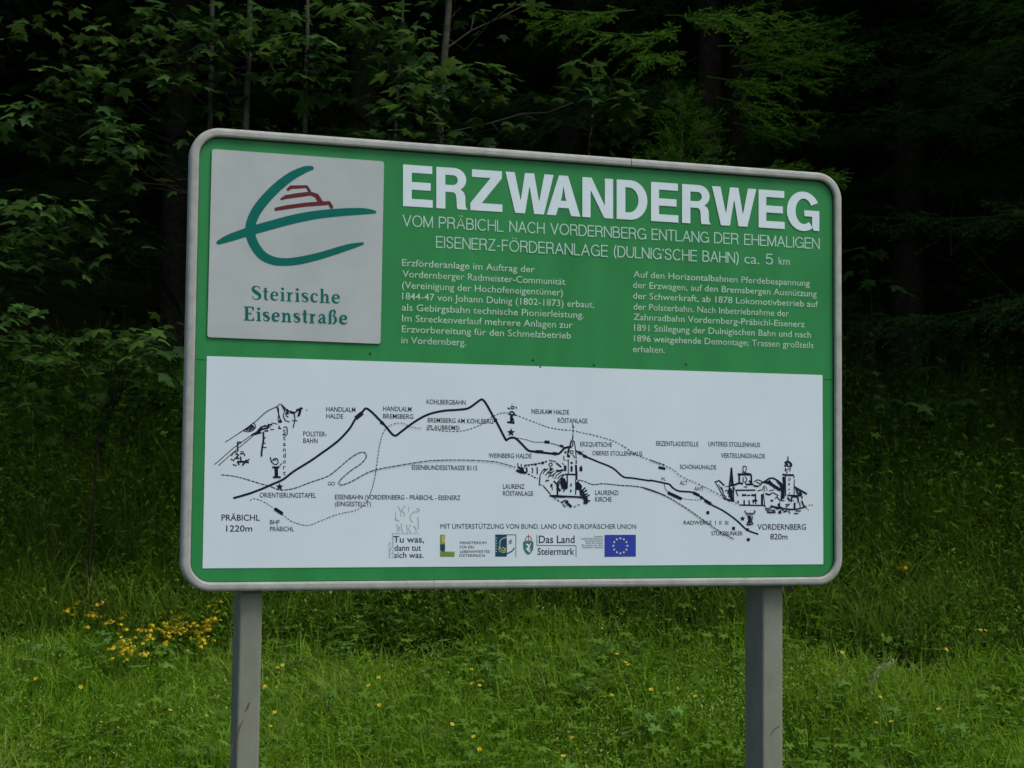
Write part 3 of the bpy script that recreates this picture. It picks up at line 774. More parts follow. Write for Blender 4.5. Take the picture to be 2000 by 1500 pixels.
tw = strokes('t', KT, [
 ([(120, 570), (190, 540), (270, 620)], 2.6), ([(140, 580), (200, 690), (280, 840)], 1.6), ([(180, 600), (230, 680)], 1.2), ([(200, 640), (260, 720)], 1.2), ([(230, 640), (260, 760), (300, 800)], 1.6), ([(280, 700), (330, 690), (320, 740)], 2.2), ([(250, 800), (340, 850), (430, 855)], 2.4), ([(280, 635), (340, 635)], 1.2),
 ([(380, 340), (372, 420), (365, 500), (350, 620), (345, 800)], 2.6), ([(380, 340), (395, 500), (405, 620), (410, 850)], 2.4), ([(375, 460), (385, 600)], 2.4), ([(350, 620), (420, 600)], 3.4), ([(365, 660), (380, 840)], 4), ([(395, 700), (350, 800)], 2.4), ([(320, 830), (430, 860)], 2.4),
 ([(555, 325), (605, 325), (600, 400), (560, 400), (560, 330)], 1.6), ([(540, 410), (690, 440)], 1.4), ([(475, 445), (690, 450)], 3.6), ([(500, 460), (500, 580)], 2.8), ([(685, 460), (690, 590)], 2.8), ([(560, 490), (560, 560), (600, 560)], 1.6), ([(590, 480), (620, 520), (590, 590)], 1.6), ([(650, 540), (700, 600)], 2.6), ([(420, 610), (500, 580), (560, 590)], 3.2), ([(600, 600), (720, 600)], 3), ([(570, 640), (610, 635), (620, 655)], 1.8), ([(440, 690), (750, 688)], 2.4), ([(430, 640), (420, 700)], 1.4), ([(450, 700), (480, 780)], 1.6),
 ([(540, 765), (610, 765)], 3.2), ([(620, 770), (670, 765)], 2.2), ([(685, 765), (750, 768)], 3.4), ([(480, 850), (485, 890)], 2.2), ([(575, 840), (577, 910)], 2.2), ([(650, 840), (655, 910)], 2), ([(510, 918), (900, 925)], 2.2), ([(750, 740), (755, 900)], 2), ([(700, 850), (780, 850)], 2.6), ([(710, 890), (740, 830)], 2), ([(850, 750), (852, 920)], 3.2), ([(870, 740), (900, 960)], 1.4), ([(780, 700), (860, 680), (880, 620)], 1.6), ([(720, 620), (790, 630)], 3), ([(730, 560), (780, 530), (850, 560), (820, 620)], 1.6), ([(760, 560), (820, 590)], 1.4), ([(790, 640), (830, 590)], 1.4),
 ([(840, 580), (900, 550), (960, 510), (1020, 505), (1090, 540), (1160, 600)], 2.6), ([(880, 560), (960, 580), (1050, 640), (1130, 690)], 4.4), ([(950, 540), (1010, 600), (1100, 660), (1170, 700)], 4), ([(1080, 540), (1130, 600), (1180, 640)], 3.6), ([(1140, 590), (1180, 720)], 5), ([(1180, 480), (1190, 600), (1180, 820)], 3.6), ([(1160, 700), (1150, 840)], 3), ([(900, 620), (880, 720)], 1.2), ([(920, 640), (930, 700)], 1), ([(900, 740), (960, 760), (1000, 740)], 2.6), ([(960, 700), (1040, 680)], 1.4), ([(1010, 720), (1100, 770), (1050, 820)], 1.8), ([(1080, 790), (1130, 850), (1200, 850)], 1.6), ([(980, 850), (1020, 840), (1000, 870)], 2.4),
 ([(1250, 170), (1250, 250)], 1.8), ([(1200, 270), (1250, 250), (1300, 290), (1290, 330)], 3.4), ([(1200, 320), (1240, 290), (1210, 270)], 3.6), ([(1240, 320), (1300, 320)], 2.4), ([(1210, 350), (1220, 400)], 2.2), ([(1240, 370), (1290, 350), (1280, 400)], 1.8), ([(1240, 400), (1230, 430)], 1.6), ([(1165, 445), (1220, 455), (1340, 455)], 3), ([(1210, 470), (1215, 780)], 1.6), ([(1340, 460), (1345, 500)], 1.6), ([(1350, 520), (1345, 760)], 1.3), ([(1260, 500), (1290, 510), (1270, 540), (1250, 520)], 1), ([(1268, 580), (1268, 610)], 2.4), ([(1268, 665), (1268, 685)], 2), ([(1275, 730), (1275, 745)], 2), ([(1240, 770), (1460, 775)], 2.4),
 ([(1350, 640), (1420, 680), (1530, 740)], 3), ([(1380, 670), (1400, 740), (1470, 760)], 3), ([(1430, 700), (1450, 750)], 3), ([(1500, 720), (1540, 740), (1530, 760)], 1.6), ([(1470, 780), (1465, 820)], 2), ([(1300, 870), (1310, 800), (1350, 790), (1400, 800), (1410, 880)], 2.6), ([(1320, 840), (1350, 860)], 1), ([(1240, 800), (1280, 850)], 2.4), ([(1260, 810), (1270, 860)], 2), ([(1460, 850), (1490, 920), (1510, 950)], 2.4), ([(1430, 880), (1440, 950)], 1.4), ([(1355, 880), (1350, 990)], 3),
 ([(980, 930), (1050, 950), (1100, 960)], 3), ([(1110, 890), (1120, 950)], 3.4), ([(1060, 970), (1150, 960), (1180, 1000)], 3.6), ([(1150, 970), (1350, 985), (1500, 950), (1530, 930)], 2.4), ([(930, 990), (1050, 1000)], 1.6), ([(930, 1030), (1060, 1030), (1020, 1000)], 2.6), ([(1100, 1030), (1140, 1040), (1120, 1000)], 3.6), ([(1180, 1020), (1240, 1010)], 2.6), ([(1260, 1000), (1280, 1050)], 1.6), ([(1340, 1045), (1410, 1050)], 1.6), ([(1370, 1010), (1450, 1010)], 1.6), ([(1210, 910), (1280, 900), (1220, 950)], 2.4), ([(1130, 880), (1090, 920)], 1.6), ([(1570, 918), (1640, 918)], 1.4, (3, 3)), ([(1530, 960), (1570, 1000)], 1.4, (3, 3)), ([(900, 970), (1000, 960)], 1.6), ([(900, 980), (950, 1020)], 1.4),
 ([(590, 1000), (600, 1040), (740, 1040), (730, 1000)], 1.8, (4, 1.2)), ([(600, 1060), (720, 1060)], 1.6, (3, 1.2)), ([(630, 1080), (650, 1150), (620, 1215), (690, 1215)], 2.2), ([(660, 1080), (655, 1200)], 4), ([(700, 1090), (690, 1170), (710, 1220)], 2)], m_ink)
tw.build('town_drawing', m_ink, sheet)
pv = strokes('p', (940, 770, 4.411), [([(225, 115), (245, 130)], 2), ([(255, 105), (280, 108), (275, 125), (256, 122), (255, 108)], 1.8), ([(298, 105), (302, 125)], 1.8), ([(262, 80), (266, 90)], 1),
 ([(240, 160), (262, 150), (282, 165), (262, 180), (240, 165)], 2.6), ([(232, 172), (300, 180)], 2.4), ([(260, 180), (256, 240)], 4.5), ([(222, 240), (285, 248)], 3.2), ([(270, 205), (280, 240)], 2)], m_ink)
pv.build('spring_drawing', m_ink, sheet)

def ML(): return Lettering(YP)
ml = WordSet('map_caption', m_ink2, sheet, YP)
for t, x0, x1, y, c in (('HANDLALM', 637, 694, 803.5, 9), ('HALDE', 637, 670, 817, 9), ('HANDLALM', 748, 803.5, 802.5, 9), ('BREMSBERG', 748, 807, 817, 9), ('KOHLBERGBAHN', 833, 909, 789, 9),
        ('BREMSBERG AM KOHLBERG', 835, 963, 825, 9), ('(PLAUBREMS)', 833, 897, 839, 9), ('NEUKAM HALDE', 1038, 1111, 808, 9), ('RÖSTANLAGE', 1089, 1147, 825.5, 9), ('WEINBERG HALDE', 954, 1038, 894, 9),
        ('EISENBUNDESSTRASSE B115', 804, 932, 917, 9), ('POLSTER-', 592, 638, 851.5, 9), ('BAHN', 592, 620, 865, 9), ('ORIENTIERUNGSTAFEL', 507, 617, 971.5, 9.5), ('GO', 640, 654, 948, 7),
        ('EISENBAHN (VORDERNBERG - PRÄBICHL - EISENERZ', 654, 899, 975, 9), ('(EINGESTELLT)', 654, 724, 988.5, 9), ('BHF', 527, 546, 1024, 8.5), ('PRÄBICHL', 527, 574, 1037.5, 9),
        ('LAURENZ', 982, 1024, 954.5, 9), ('RÖSTANLAGE', 982, 1041, 968, 9), ('LAURENZI', 1162, 1207, 966.5, 9), ('KIRCHE', 1162, 1194, 979.5, 9), ('ERZQUETSCHE', 1133, 1195, 871.5, 8.5), ('OBERES STOLLENHAUS', 1156.5, 1254, 889, 8.5),
        ('ERZENTLADESTELLE', 1281, 1363.6, 870.5, 9), ('UNTERES STOLLENHAUS', 1383, 1484, 871.5, 9), ('VERTEILUNGSHALDE', 1408, 1493.7, 894, 9), ('SCHÖNAUHALDE', 1327.6, 1398.4, 916, 8.5), ('PL', 1291.6, 1300, 938.5, 6),
        ('ALT', 1327, 1342, 947, 8), ('AHT', 1355, 1374, 958.5, 8), ('RADWERKE  I  II  III', 1334.8, 1422, 1024.5, 7.5), ('STURZBUNKER', 1389, 1450, 1045.6, 8)):
    ml.add(t, x0, x1, y, c, 0.007)
ml.add('MIT UNTERSTÜTZUNG VON BUND, LAND UND EUROPÄISCHER UNION', 860, 1242, 1032.5, 9.5, 0.0)
for k, ch_ in enumerate('Standort'):
    ml.add(ch_, 552.5, 558, 848 + k * 11.4, 9, 0.01)
for t, x0, x1, y, c in (('MINISTERIUM', 897.8, 949.6, 1062.5, 5), ('FÜR EIN', 898, 925, 1071, 5), ('LEBENSWERTES', 898, 956.5, 1079.8, 5), ('ÖSTERREICH', 896.5, 946.7, 1087.5, 5)):
    ml.add(t, x0, x1, y, c, 0.0)
nl = WordSet('place_name', m_ink2, sheet, YP)
for t, x0, x1, y, c in (('PRÄBICHL', 432.5, 507, 1016.5, 11.5), ('1220m', 441.5, 492.5, 1038, 12), ('VORDERNBERG', 1479, 1573.6, 1034.5, 11), ('820m', 1504, 1537.6, 1053.5, 11),
                        ('Tu was,', 768, 828, 1059.5, 12.5), ('dann tut', 770, 822, 1075.5, 11.5), ('sich was.', 769.5, 827, 1089.5, 11), ('Das Land', 1052, 1121.8, 1060.5, 14.5), ('Steiermark', 1049.5, 1121, 1083.5, 13.5)):
    nl.add(t, x0, x1, y, c, 0.008)
tl = WordSet('fine_print_line', m_ink2, sheet, YP)
for k, t in enumerate(('Europäischer', 'Landwirtschaftsfonds für die', 'Entwicklung des ländlichen', 'Raums: Hier investiert', 'Europa in die', 'ländlichen Gebiete')):
    tl.add(t, (1160, 1134, 1142, 1144, 1136, 1138)[k], 1177, 1049 + 4.3 * k, 3, 0.0)
gl = WordSet('vertical_caption', m_gink, sheet, YP)
gl.add('Lebendige Orte', 757.5, 1058, 1090, 4.5, 0.0, True)
gl.add('in der Steiermark', 763.5, 1040, 1090, 4.5, 0.0, True)
fg = strokes('f', KL, [([(270, 60), (300, 110), (320, 160), (310, 220)], 1), ([(380, 60), (330, 120), (370, 170), (350, 220)], 1.2), ([(240, 150), (240, 210), (250, 290)], 1.1), ([(430, 70), (430, 150)], .8), ([(580, 100), (570, 140), (500, 150), (450, 210), (460, 260), (490, 300)], 1.2),
 ([(540, 90), (590, 130)], 1), ([(560, 220), (570, 300), (565, 400)], 1.2), ([(230, 250), (300, 280)], 1), ([(250, 320), (270, 370), (270, 450)], 1.2), ([(320, 310), (330, 400), (350, 460)], 1.1), ([(390, 330), (410, 380), (400, 460)], 1.2), ([(450, 330), (430, 400), (460, 450)], 1.2), ([(500, 350), (530, 380), (540, 440)], 1.2), ([(230, 460), (600, 460)], 1, (4, 3)), ([(290, 350), (300, 420)], 1)], m_gink)
fg.build('figures_drawing', m_gink, sheet)
# ministry L, regional emblem, crest, flag
lg = Print(YP, 0.00004)
lg.poly([(859.2, 1087.2), (887.6, 1087.2), (887.6, 1077.2), (869, 1077.2), (869, 1044.3), (859.2, 1044.3)][::1])
lg.build('ministry_mark', m_lime, sheet)
l2 = Print(YP - 0.0003, 0.00003)
l2.poly([(861.5, 1046), (868.8, 1045), (868.8, 1060), (863, 1060)]); l2.build('ministry_mark_gold', m_gold, sheet)  # yellow part of the mark's printed gradient
l3 = Print(YP - 0.0003, 0.00003)
l3.poly([(859.4, 1063), (868.9, 1063), (868.9, 1072), (866, 1078), (859.4, 1074)]); l3.build('ministry_mark_navy', m_navy, sheet)  # dark part of the mark's printed gradient
rg = Print(YP, 0.00004)
rg.poly([(966.9, 1087), (989.6, 1087), (989.6, 1043.8), (966.9, 1043.8)])
rg.ribbon([(989.6, 1044.4), (1007.4, 1044.4)], 1.3, cap=False, sm=False); rg.ribbon([(1007.2, 1044), (1007.2, 1087)], 1.1, cap=False, sm=False)
rg.ribbon([(1004, 1070), (1000, 1076), (990, 1081)], 2.2)
rg.ribbon([(993, 1056), (998, 1062)], 1.1); rg.ribbon([(999, 1054), (993, 1063)], 1.1); rg.ribbon([(996, 1054), (1000, 1060)], 1)
rg.build('regional_emblem', m_navy, sheet)
r2 = Print(YP - 0.0003, 0.00004)
r2.ribbon(kk(KL, [(1745, 620), (1755, 560), (1800, 525), (1845, 515)]), 2.2)
r2.ribbon(kk(KL, [(1740, 640), (1735, 700), (1780, 730), (1825, 725), (1825, 670)]), 1.8)
for k in range(6): r2.poly([(967.2, 1052 + k * 5.2), (970.2, 1052 + k * 5.2), (970.2, 1050 + k * 5.2), (967.2, 1050 + k * 5.2)])
r2.build('regional_emblem_arc', m_gink, sheet)
r3 = Print(YP - 0.0005, 0.00004)
r3.ribbon(kk(KL, [(1745, 640), (1760, 680), (1800, 710), (1825, 690), (1790, 660)]), 2.2); r3.build('regional_emblem_leaf', m_gold, sheet)
cr = Print(YP, 0.00004)
cr.poly(kk(K5, [(1140, 1290), (1223, 1290), (1222, 1345), (1205, 1378), (1182, 1394), (1160, 1378), (1142, 1345)])[::-1]); cr.build('crest_shield', m_cgreen, sheet)
c2 = Print(YP - 0.0003, 0.00004)
c2.ribbon(kk(K5, [(1168, 1310), (1190, 1325), (1175, 1350), (1195, 1370)]), 3.2); c2.ribbon(kk(K5, [(1200, 1305), (1180, 1330)]), 2); c2.ribbon(kk(K5, [(1165, 1345), (1200, 1350)]), 2)
c2.build('crest_panther', m_sheet, sheet)
c3 = Print(YP - 0.0002, 0.00004)
c3.ribbon(kk(K5, [(1155, 1285), (1210, 1285)]), 2.4); c3.ribbon(kk(K5, [(1158, 1280), (1165, 1255), (1183, 1245), (1202, 1255), (1208, 1280)]), 1.5); c3.ribbon(kk(K5, [(1183, 1232), (1183, 1280)]), 1.4)
c3.build('crest_crown', m_red, sheet)
bx = Print(YP, 0.00003)
for P in ([(1250, 1235), (1250, 1318)], [(1250, 1318), (1560, 1320)], [(1560, 1320), (1560, 1408)]): bx.ribbon(kk(K5, P), 1.1, cap=False, sm=False)
bx.build('wordmark_rule', m_ink2, sheet)
fl = Print(YP); fl.poly([(1180.3, 1087.5), (1241.5, 1087), (1241.5, 1044.3), (1180.3, 1044.6)])
flag = fl.build('flag', m_blue, sheet)
fs = Print(YP - 0.0004, 0.00002)
for k in range(12): fs.star(1211 + 13.8 * math.sin(k * math.pi / 6), 1066 - 14.6 * math.cos(k * math.pi / 6), 2.7)
fs.build('flag_stars', m_star, sheet)
bpy.data.objects.remove(_fo)

# rivets and blemishes
def dome(r, h, n=10):
    V = [(0, -h, 0)] + [(r * .7 * math.cos(2 * math.pi * k / n), -h * .8, r * .7 * math.sin(2 * math.pi * k / n)) for k in range(n)] + [(r * math.cos(2 * math.pi * k / n), 0, r * math.sin(2 * math.pi * k / n)) for k in range(n)]
    Fs = [(0, 1 + k, 1 + (k + 1) % n) for k in range(n)] + [(1 + k, 1 + n + k, 1 + n + (k + 1) % n, 1 + (k + 1) % n) for k in range(n)]
    return V, Fs
rme = pymesh('rivet', *dome(0.0035, 0.002), m_dark)
for x, y in ((723, 690.5), (1041, 703), (1340, 711.5), (1160, 1118 - 405), (1055, 717)):
    u, z = B(x, y); q = link('rivet', rme, sign); q.location = (u, -0.0003, z)
bs = Print(-0.0062, 0.00002)
def Bz(px, py): return B(px, py)
rs = Acc()
rp = Print(0.0, 0)
rust_pts = [[(494, 1376, 3.6), (491, 1384, 4), (487, 1392, 2)], [(482, 1410, 1.5), (477, 1420, 3.2), (474, 1430, 2.2), (470, 1450, 1)], [(462, 1455, 1.2), (458, 1480, 1.0), (456, 1498, 1.2)]]
q = Print(0.0, 0.00002)
for P in rust_pts:
    b0 = len(q.V)
    q.ribbon(P)
q.V = [(x * 1.007 + 0.0, 0.0312, z - 0.0) for x, y, z in q.V]
rust = q.build('rust_streak', m_rust, pl)
q = Print(0.0, 0.00002)
q.ribbon([(1528, 1422, 1.5), (1518, 1428, 1.2), (1510, 1440, 1.0)])
q.V = [(x * 1.0085, 0.0312, z) for x, y, z in q.V]
q.build('scratch', m_dark, prr)

# ------------------------------------------------------------------ vegetation materials
m_lawn = foliage('lawn_grass', [(0.0, (0.035, 0.105, 0.004)), (0.45, (0.115, 0.25, 0.008)), (0.8, (0.20, 0.35, 0.022)), (0.97, (0.24, 0.33, 0.08)), (1.0, (0.26, 0.23, 0.11))], 0.4, 0.6, spec=0.12)
m_bank = foliage('bank_grass', [(0.0, (0.025, 0.07, 0.004)), (0.5, (0.09, 0.19, 0.010)), (0.88, (0.17, 0.27, 0.03)), (1.0, (0.24, 0.23, 0.09))], 0.4, 0.6, spec=0.15)  # darker than the lawn: shade under the trees is put into the green
m_herb = foliage('herb_leaves', [(0.0, (0.022, 0.07, 0.004)), (0.5, (0.055, 0.135, 0.008)), (1.0, (0.11, 0.22, 0.025))], 0.35, 0.7, spec=0.08)
m_geran = foliage('geranium_leaves', [(0.0, (0.07, 0.17, 0.025)), (1.0, (0.14, 0.28, 0.06))], 0.35, 0.7, True, spec=0.08)
m_maple = foliage('maple_leaves', [(0.0, (0.017, 0.052, 0.012)), (0.5, (0.034, 0.088, 0.017)), (0.85, (0.06, 0.135, 0.022)), (1.0, (0.10, 0.19, 0.028))], 0.4, 0.5, True, spec=0.2)
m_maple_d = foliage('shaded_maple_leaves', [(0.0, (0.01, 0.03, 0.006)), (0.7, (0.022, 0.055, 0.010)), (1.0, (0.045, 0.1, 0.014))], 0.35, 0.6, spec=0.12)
m_spruce = foliage('spruce_needles', [(0.0, (0.008, 0.023, 0.005)), (0.6, (0.017, 0.046, 0.009)), (1.0, (0.035, 0.08, 0.014))], 0.08, 0.7, spec=0.08)
m_spruce_y = foliage('young_spruce_needles', [(0.0, (0.02, 0.06, 0.005)), (0.55, (0.04, 0.115, 0.008)), (1.0, (0.10, 0.23, 0.014))], 0.25, 0.6, spec=0.1)
m_yellow = foliage('yellow_petals', [(0.0, (0.55, 0.36, 0.01)), (1.0, (0.8, 0.62, 0.03))], 0.2, 0.5)
m_bark = painted('grey_bark', (0.022, 0.024, 0.016), (0.065, 0.067, 0.046), 25, 0.9, 0.5, 60, spec=0.1)
m_bark_b = painted('dark_branch_bark', (0.012, 0.011, 0.008), (0.03, 0.027, 0.02), 25, 0.95, spec=0.05)
m_bark_d = painted('spruce_bark', (0.014, 0.012, 0.009), (0.035, 0.03, 0.023), 20, 0.95, 0.6, 50, spec=0.03)
m_twig = painted('dry_twig', (0.035, 0.034, 0.028), (0.09, 0.085, 0.07), 30, 0.9, spec=0.05)
m_dry = foliage('dry_stalks', [(0.0, (0.2, 0.2, 0.10)), (1.0, (0.42, 0.4, 0.25))], 0.2, 0.7)

# ------------------------------------------------------------------ grass
def blades(n, x, y, h, wd, bend, seg=3):
    az = rng.uniform(0, 2 * np.pi, n)
    d = np.stack([np.cos(az), np.sin(az)], -1)
    az2 = az + rng.normal(np.pi / 2, 0.5, n)
    s = np.stack([np.cos(az2), np.sin(az2)], -1)
    z = ground_z(x, y) - 0.01
    rows = []
    for k in range(seg):
        t = k / seg
        off = (bend * h * t * t)[:, None] * d
        c = np.stack([x + off[:, 0], y + off[:, 1], z + h * (t - 0.35 * bend * t * t)], -1)
        hw = (wd * (1 - 0.75 * t * t) / 2)[:, None] * s
        sd_ = np.concatenate([hw, np.zeros((n, 1))], -1)
        rows += [c - sd_, c + sd_]
    off = (bend * h)[:, None] * d
    rows.append(np.stack([x + off[:, 0], y + off[:, 1], z + h * (1 - 0.35 * bend)], -1))
    V = np.stack(rows, 1)
    T = []
    for k in range(seg - 1):
        a = 2 * k; T += [(a, a + 1, a + 3), (a, a + 3, a + 2)]
    T.append((2 * seg - 2, 2 * seg - 1, 2 * seg))
    T = np.array(T); K = V.shape[1]
    F = T[None] + (np.arange(n) * K)[:, None, None]
    return V.reshape(-1, 3), F.reshape(-1, 3), K

def vnoise(x, y, s, seed=0):
    r = np.random.default_rng(seed); out = np.zeros_like(x)
    for k in range(6):
        a, b, c = r.uniform(-1, 1, 3); out += np.sin((a * x + b * y) * s * (1 + k * 0.4) + c * 7)
    return out / 6

def edge(x): return 8.5 + .14 * np.sin(2.3 * x + .4) + .08 * np.sin(5.1 * x + 1) + .05 * np.sin(11 * x)
def scatter(n, y0, y1, margin=0.7, p=1.0, side=0):
    y = y0 + (y1 - y0) * rng.uniform(0, 1, n) ** p
    x = rng.uniform(-1, 1, n) * (0.325 * y + margin)
    if side:
        d_ = (y - edge(x)) * side
        k = d_ > rng.normal(0, .05, n)
        x, y = x[k], y[k]
    return x, y

acc = Acc()
for n, y0, y1, hh, ww, bb in ((52000, 6.6, 8.75, (0.05, 0.13), 0.0052, 0.6), (24000, 6.6, 8.8, (0.10, 0.22), 0.0062, 0.9), (14000, 4.3, 6.6, (0.06, 0.14), 0.006, 0.5), (16000, 6.6, 8.8, (0.07, 0.15), 0.0065, 1.5)):
    x, y = scatter(n, y0, y1, side=-1); n = len(x)
    pch = vnoise(x, y, 2.6, 3)
    h = rng.uniform(*hh, n) * (1 + 0.45 * pch)
    V, F, K = blades(n, x, y, h, rng.uniform(.6, 1.3, n) * ww, rng.uniform(0.1, bb + .5, n))
    tn = np.clip(rng.normal(0.5 + .12 * (bb > 1), 0.2, n) + 0.35 * pch + 0.3 * vnoise(x, y, 9, 5) - 0.15 * np.clip((y - 8.2) / 0.6, 0, 1), 0, 0.96)
    tn[rng.uniform(0, 1, n) < 0.012] = 1.0
    acc.add(V, F, np.repeat(tn, K))
tag(link('meadow_grass', acc.mesh('meadow_grass', m_lawn)), 'bright green mown meadow grass in front of the wooded bank', 'grass', kind='stuff')

acc = Acc()
for n, y0, y1, hh, ww, bb in ((42000, 8.5, 11.4, (0.14, 0.36), 0.0055, 0.9), (9000, 8.5, 10.6, (0.3, 0.55), 0.006, 1.2), (16000, 8.5, 11, (0.12, 0.3), 0.008, 1.6)):
    x, y = scatter(n, y0, y1, side=1); n = len(x)
    pch = vnoise(x, y, 2.2, 9)
    keep = rng.uniform(-1, 1, n) < pch + 0.75
    x, y, pch = x[keep], y[keep], pch[keep]; n = len(x)
    h = rng.uniform(*hh, n) * (1 + 0.4 * pch) * np.clip(0.75 + (y - 8.5) * 1.2, .7, 1)
    V, F, K = blades(n, x, y, h, rng.uniform(.6, 1.3, n) * ww, rng.uniform(0.2, bb, n))
    tn = np.clip(rng.normal(0.45, 0.2, n) + 0.25 * pch - 0.3 * np.clip((y - 9.6) / 1.4, 0, 1) * (x < 1.4) + .1 * (x > 1.4), 0, 0.97)  # tone sinks towards the trees, their shade painted into the blades
    tn[rng.uniform(0, 1, n) < 0.015] = 1.0
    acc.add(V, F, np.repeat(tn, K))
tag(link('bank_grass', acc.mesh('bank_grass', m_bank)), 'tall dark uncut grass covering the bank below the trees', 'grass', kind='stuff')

# palmate leaf template (geranium-like), tip along +Y, flat in XY with a slight cup
def palmate(lobes=5, spread=125, deep=0.45, sub=True, cup=0.15):
    pts = [(0, 0, 0)]
    tips = np.linspace(-spread, spread, lobes)
    prof = []
    for k, t in enumerate(tips):
        L = 1.0 - 0.25 * abs(t) / spread
        if sub: prof += [(t - 11, L * 0.82), (t - 5, L * 0.86), (t, L), (t + 5, L * .86), (t + 11, L * .82)]
        else: prof += [(t - 9, L * .72), (t, L), (t + 9, L * .72)]
        if k < lobes - 1: prof.append(((t + tips[k + 1]) / 2, deep))
    for a, r in prof:
        a = math.radians(a)
        x, y = r * math.sin(a), r * math.cos(a)
        pts.append((x, y, -cup * r * r + 0.05 * math.cos(a * 5)))
    T = [(0, k, k + 1) for k in range(1, len(prof))]
    return np.array(pts) * 0.5, np.array(T)[:, ::-1]

lanc = np.array([(0, 0, 0), (-.13, .3, -.01), (.13, .3, -.01), (-.1, .65, -.06), (.1, .65, -.06), (0, 1, -.16), (0, .35, -.05)])
lancF = np.array([(0, 6, 1), (0, 2, 6), (1, 6, 3), (6, 2, 4), (6, 4, 3), (3, 4, 5)])
PG, PGF = palmate(5, 120, 0.42)
acc = Acc()
# low herbs on the meadow
n = 9000
x, y = scatter(n, 6.7, 8.9)
keep = vnoise(x, y, 3.1, 21) > rng.uniform(-0.5, 0.6, n)
x, y = x[keep], y[keep]; n = len(x)
P = np.stack([x, y, ground_z(x, y) + rng.uniform(0.04, 0.13, n)], -1)
S = rng.uniform(0.02, 0.062, n)
R = rotz(rng.uniform(0, 6.28, n)) @ rotx(rng.normal(0.1, 0.45, n)) * S[:, None, None] * 1.6
V, F, t = stamp(PG, PGF, R, P, np.clip(rng.normal(.95, .15, n), 0, 1)); acc.add(V, F, t)
tag(link('meadow_herbs', acc.mesh('meadow_herbs', m_herb)), 'low clover and small herb leaves growing through the meadow grass', 'herbs', kind='stuff')

acc = Acc()
npl = 1150
px_, py_ = scatter(1400, 8.4, 11.6, side=1)
ex = np.concatenate([rng.uniform(-3.6, -1.5, 420), rng.uniform(1.7, 3.7, 300)])     # taller thickets left and right of the board
px_, py_ = np.concatenate([px_, ex]), np.concatenate([py_, rng.uniform(9.0, 11.2, len(ex))])
ntall = len(ex); npl = len(px_)
for k in range(npl):
    h = random.uniform(.18, .5) * min(1, .55 + (py_[k] - 8.5) * .7)
    if k >= npl - ntall: h = random.uniform(.4, .8)
    z0 = float(ground_z(px_[k], py_[k]))
    typ = random.random()
    m = 30 if typ < .78 else 16
    t = np.linspace(.15, 1, m)
    lean = rng.normal(0, .12, 2)
    P = np.stack([px_[k] + lean[0] * h * t, py_[k] + lean[1] * h * t, z0 + h * t], -1)
    az = np.arange(m) * 2.4 + random.uniform(0, 6)
    br = random.uniform(0, .6) - (0.25 if px_[k] < 1.3 else .08) * max(0, (py_[k] - 9.8))  # leaf tone also sinks uphill, tree shade put into the colour
    if typ < .78:
        S = rng.uniform(.035, .085, m) * (1.2 - .6 * t)
        R = rotz(az) @ rotx(rng.normal(-.1, .4, m)) * S[:, None, None]
        V, F, tt = stamp(lanc, lancF, R, P, np.clip(br + rng.normal(.2, .15, m), 0, 1))
    else:
        S = rng.uniform(.045, .09, m)
        P[:, :2] += np.stack([np.cos(az + 1.57), np.sin(az + 1.57)], -1) * .07
        R = rotz(az) @ rotx(rng.normal(-.2, .4, m)) * S[:, None, None]
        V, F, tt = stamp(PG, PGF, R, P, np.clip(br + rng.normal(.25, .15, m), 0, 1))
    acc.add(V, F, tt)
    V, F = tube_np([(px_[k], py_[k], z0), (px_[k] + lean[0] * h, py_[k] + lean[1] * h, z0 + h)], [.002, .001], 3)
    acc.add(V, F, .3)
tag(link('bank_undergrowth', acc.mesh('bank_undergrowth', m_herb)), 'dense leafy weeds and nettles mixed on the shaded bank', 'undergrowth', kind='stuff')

# fine leaflets: clover, vetch and yarrow foliage
m_leaflet = foliage('small_leaflets', [(0.0, (0.04, 0.10, 0.008)), (0.5, (0.12, 0.25, 0.02)), (0.9, (0.25, 0.40, 0.06)), (1.0, (0.36, 0.42, 0.16))], 0.4, 0.7, spec=0.08)
dia = np.array([(0, 0, 0), (-.26, .5, .06), (.26, .5, .06), (0, 1, -.12)]); diaF = np.array([(0, 3, 1), (0, 2, 3)])
def leaflets(n, y0, y1, size, hfun, base, seed, thr, side):
    x, y = scatter(n, y0, y1, side=side); n = len(x)
    pn = vnoise(x, y, 3.4, seed) + .6 * vnoise(x, y, 11, seed + 1)
    k = pn > rng.uniform(-.9, thr, n)
    x, y, pn = x[k], y[k], pn[k]; n = len(x)
    P = np.stack([x, y, ground_z(x, y) + hfun(n, y)], -1)
    S = rng.uniform(*size, n)
    R = rotz(rng.uniform(0, 6.28, n)) @ rotx(rng.normal(.15, .6, n)) * S[:, None, None]
    return stamp(dia, diaF, R, P, np.clip(rng.normal(base, .22, n) + .3 * pn, 0, 1))
acc = Acc()
acc.add(*leaflets(70000, 6.7, 8.8, (.008, .022), lambda n, y: rng.uniform(.02, .12, n), .55, 31, .5, -1))
tag(link('meadow_leaflets', acc.mesh('meadow_leaflets', m_leaflet)), 'tiny clover and yarrow leaves filling the meadow between the blades', 'ground cover', kind='stuff')
acc = Acc()
acc.add(*leaflets(90000, 8.35, 11.2, (.010, .034), lambda n, y: rng.uniform(.03, 1, n) ** .7 * np.clip(.18 + (y - 8.5) * .25, .1, .48), .25, 41, .4, 1))
tag(link('bank_leaflets', acc.mesh('bank_leaflets', m_leaflet)), 'small dull leaves of weeds covering the shaded bank', 'ground cover', kind='stuff')

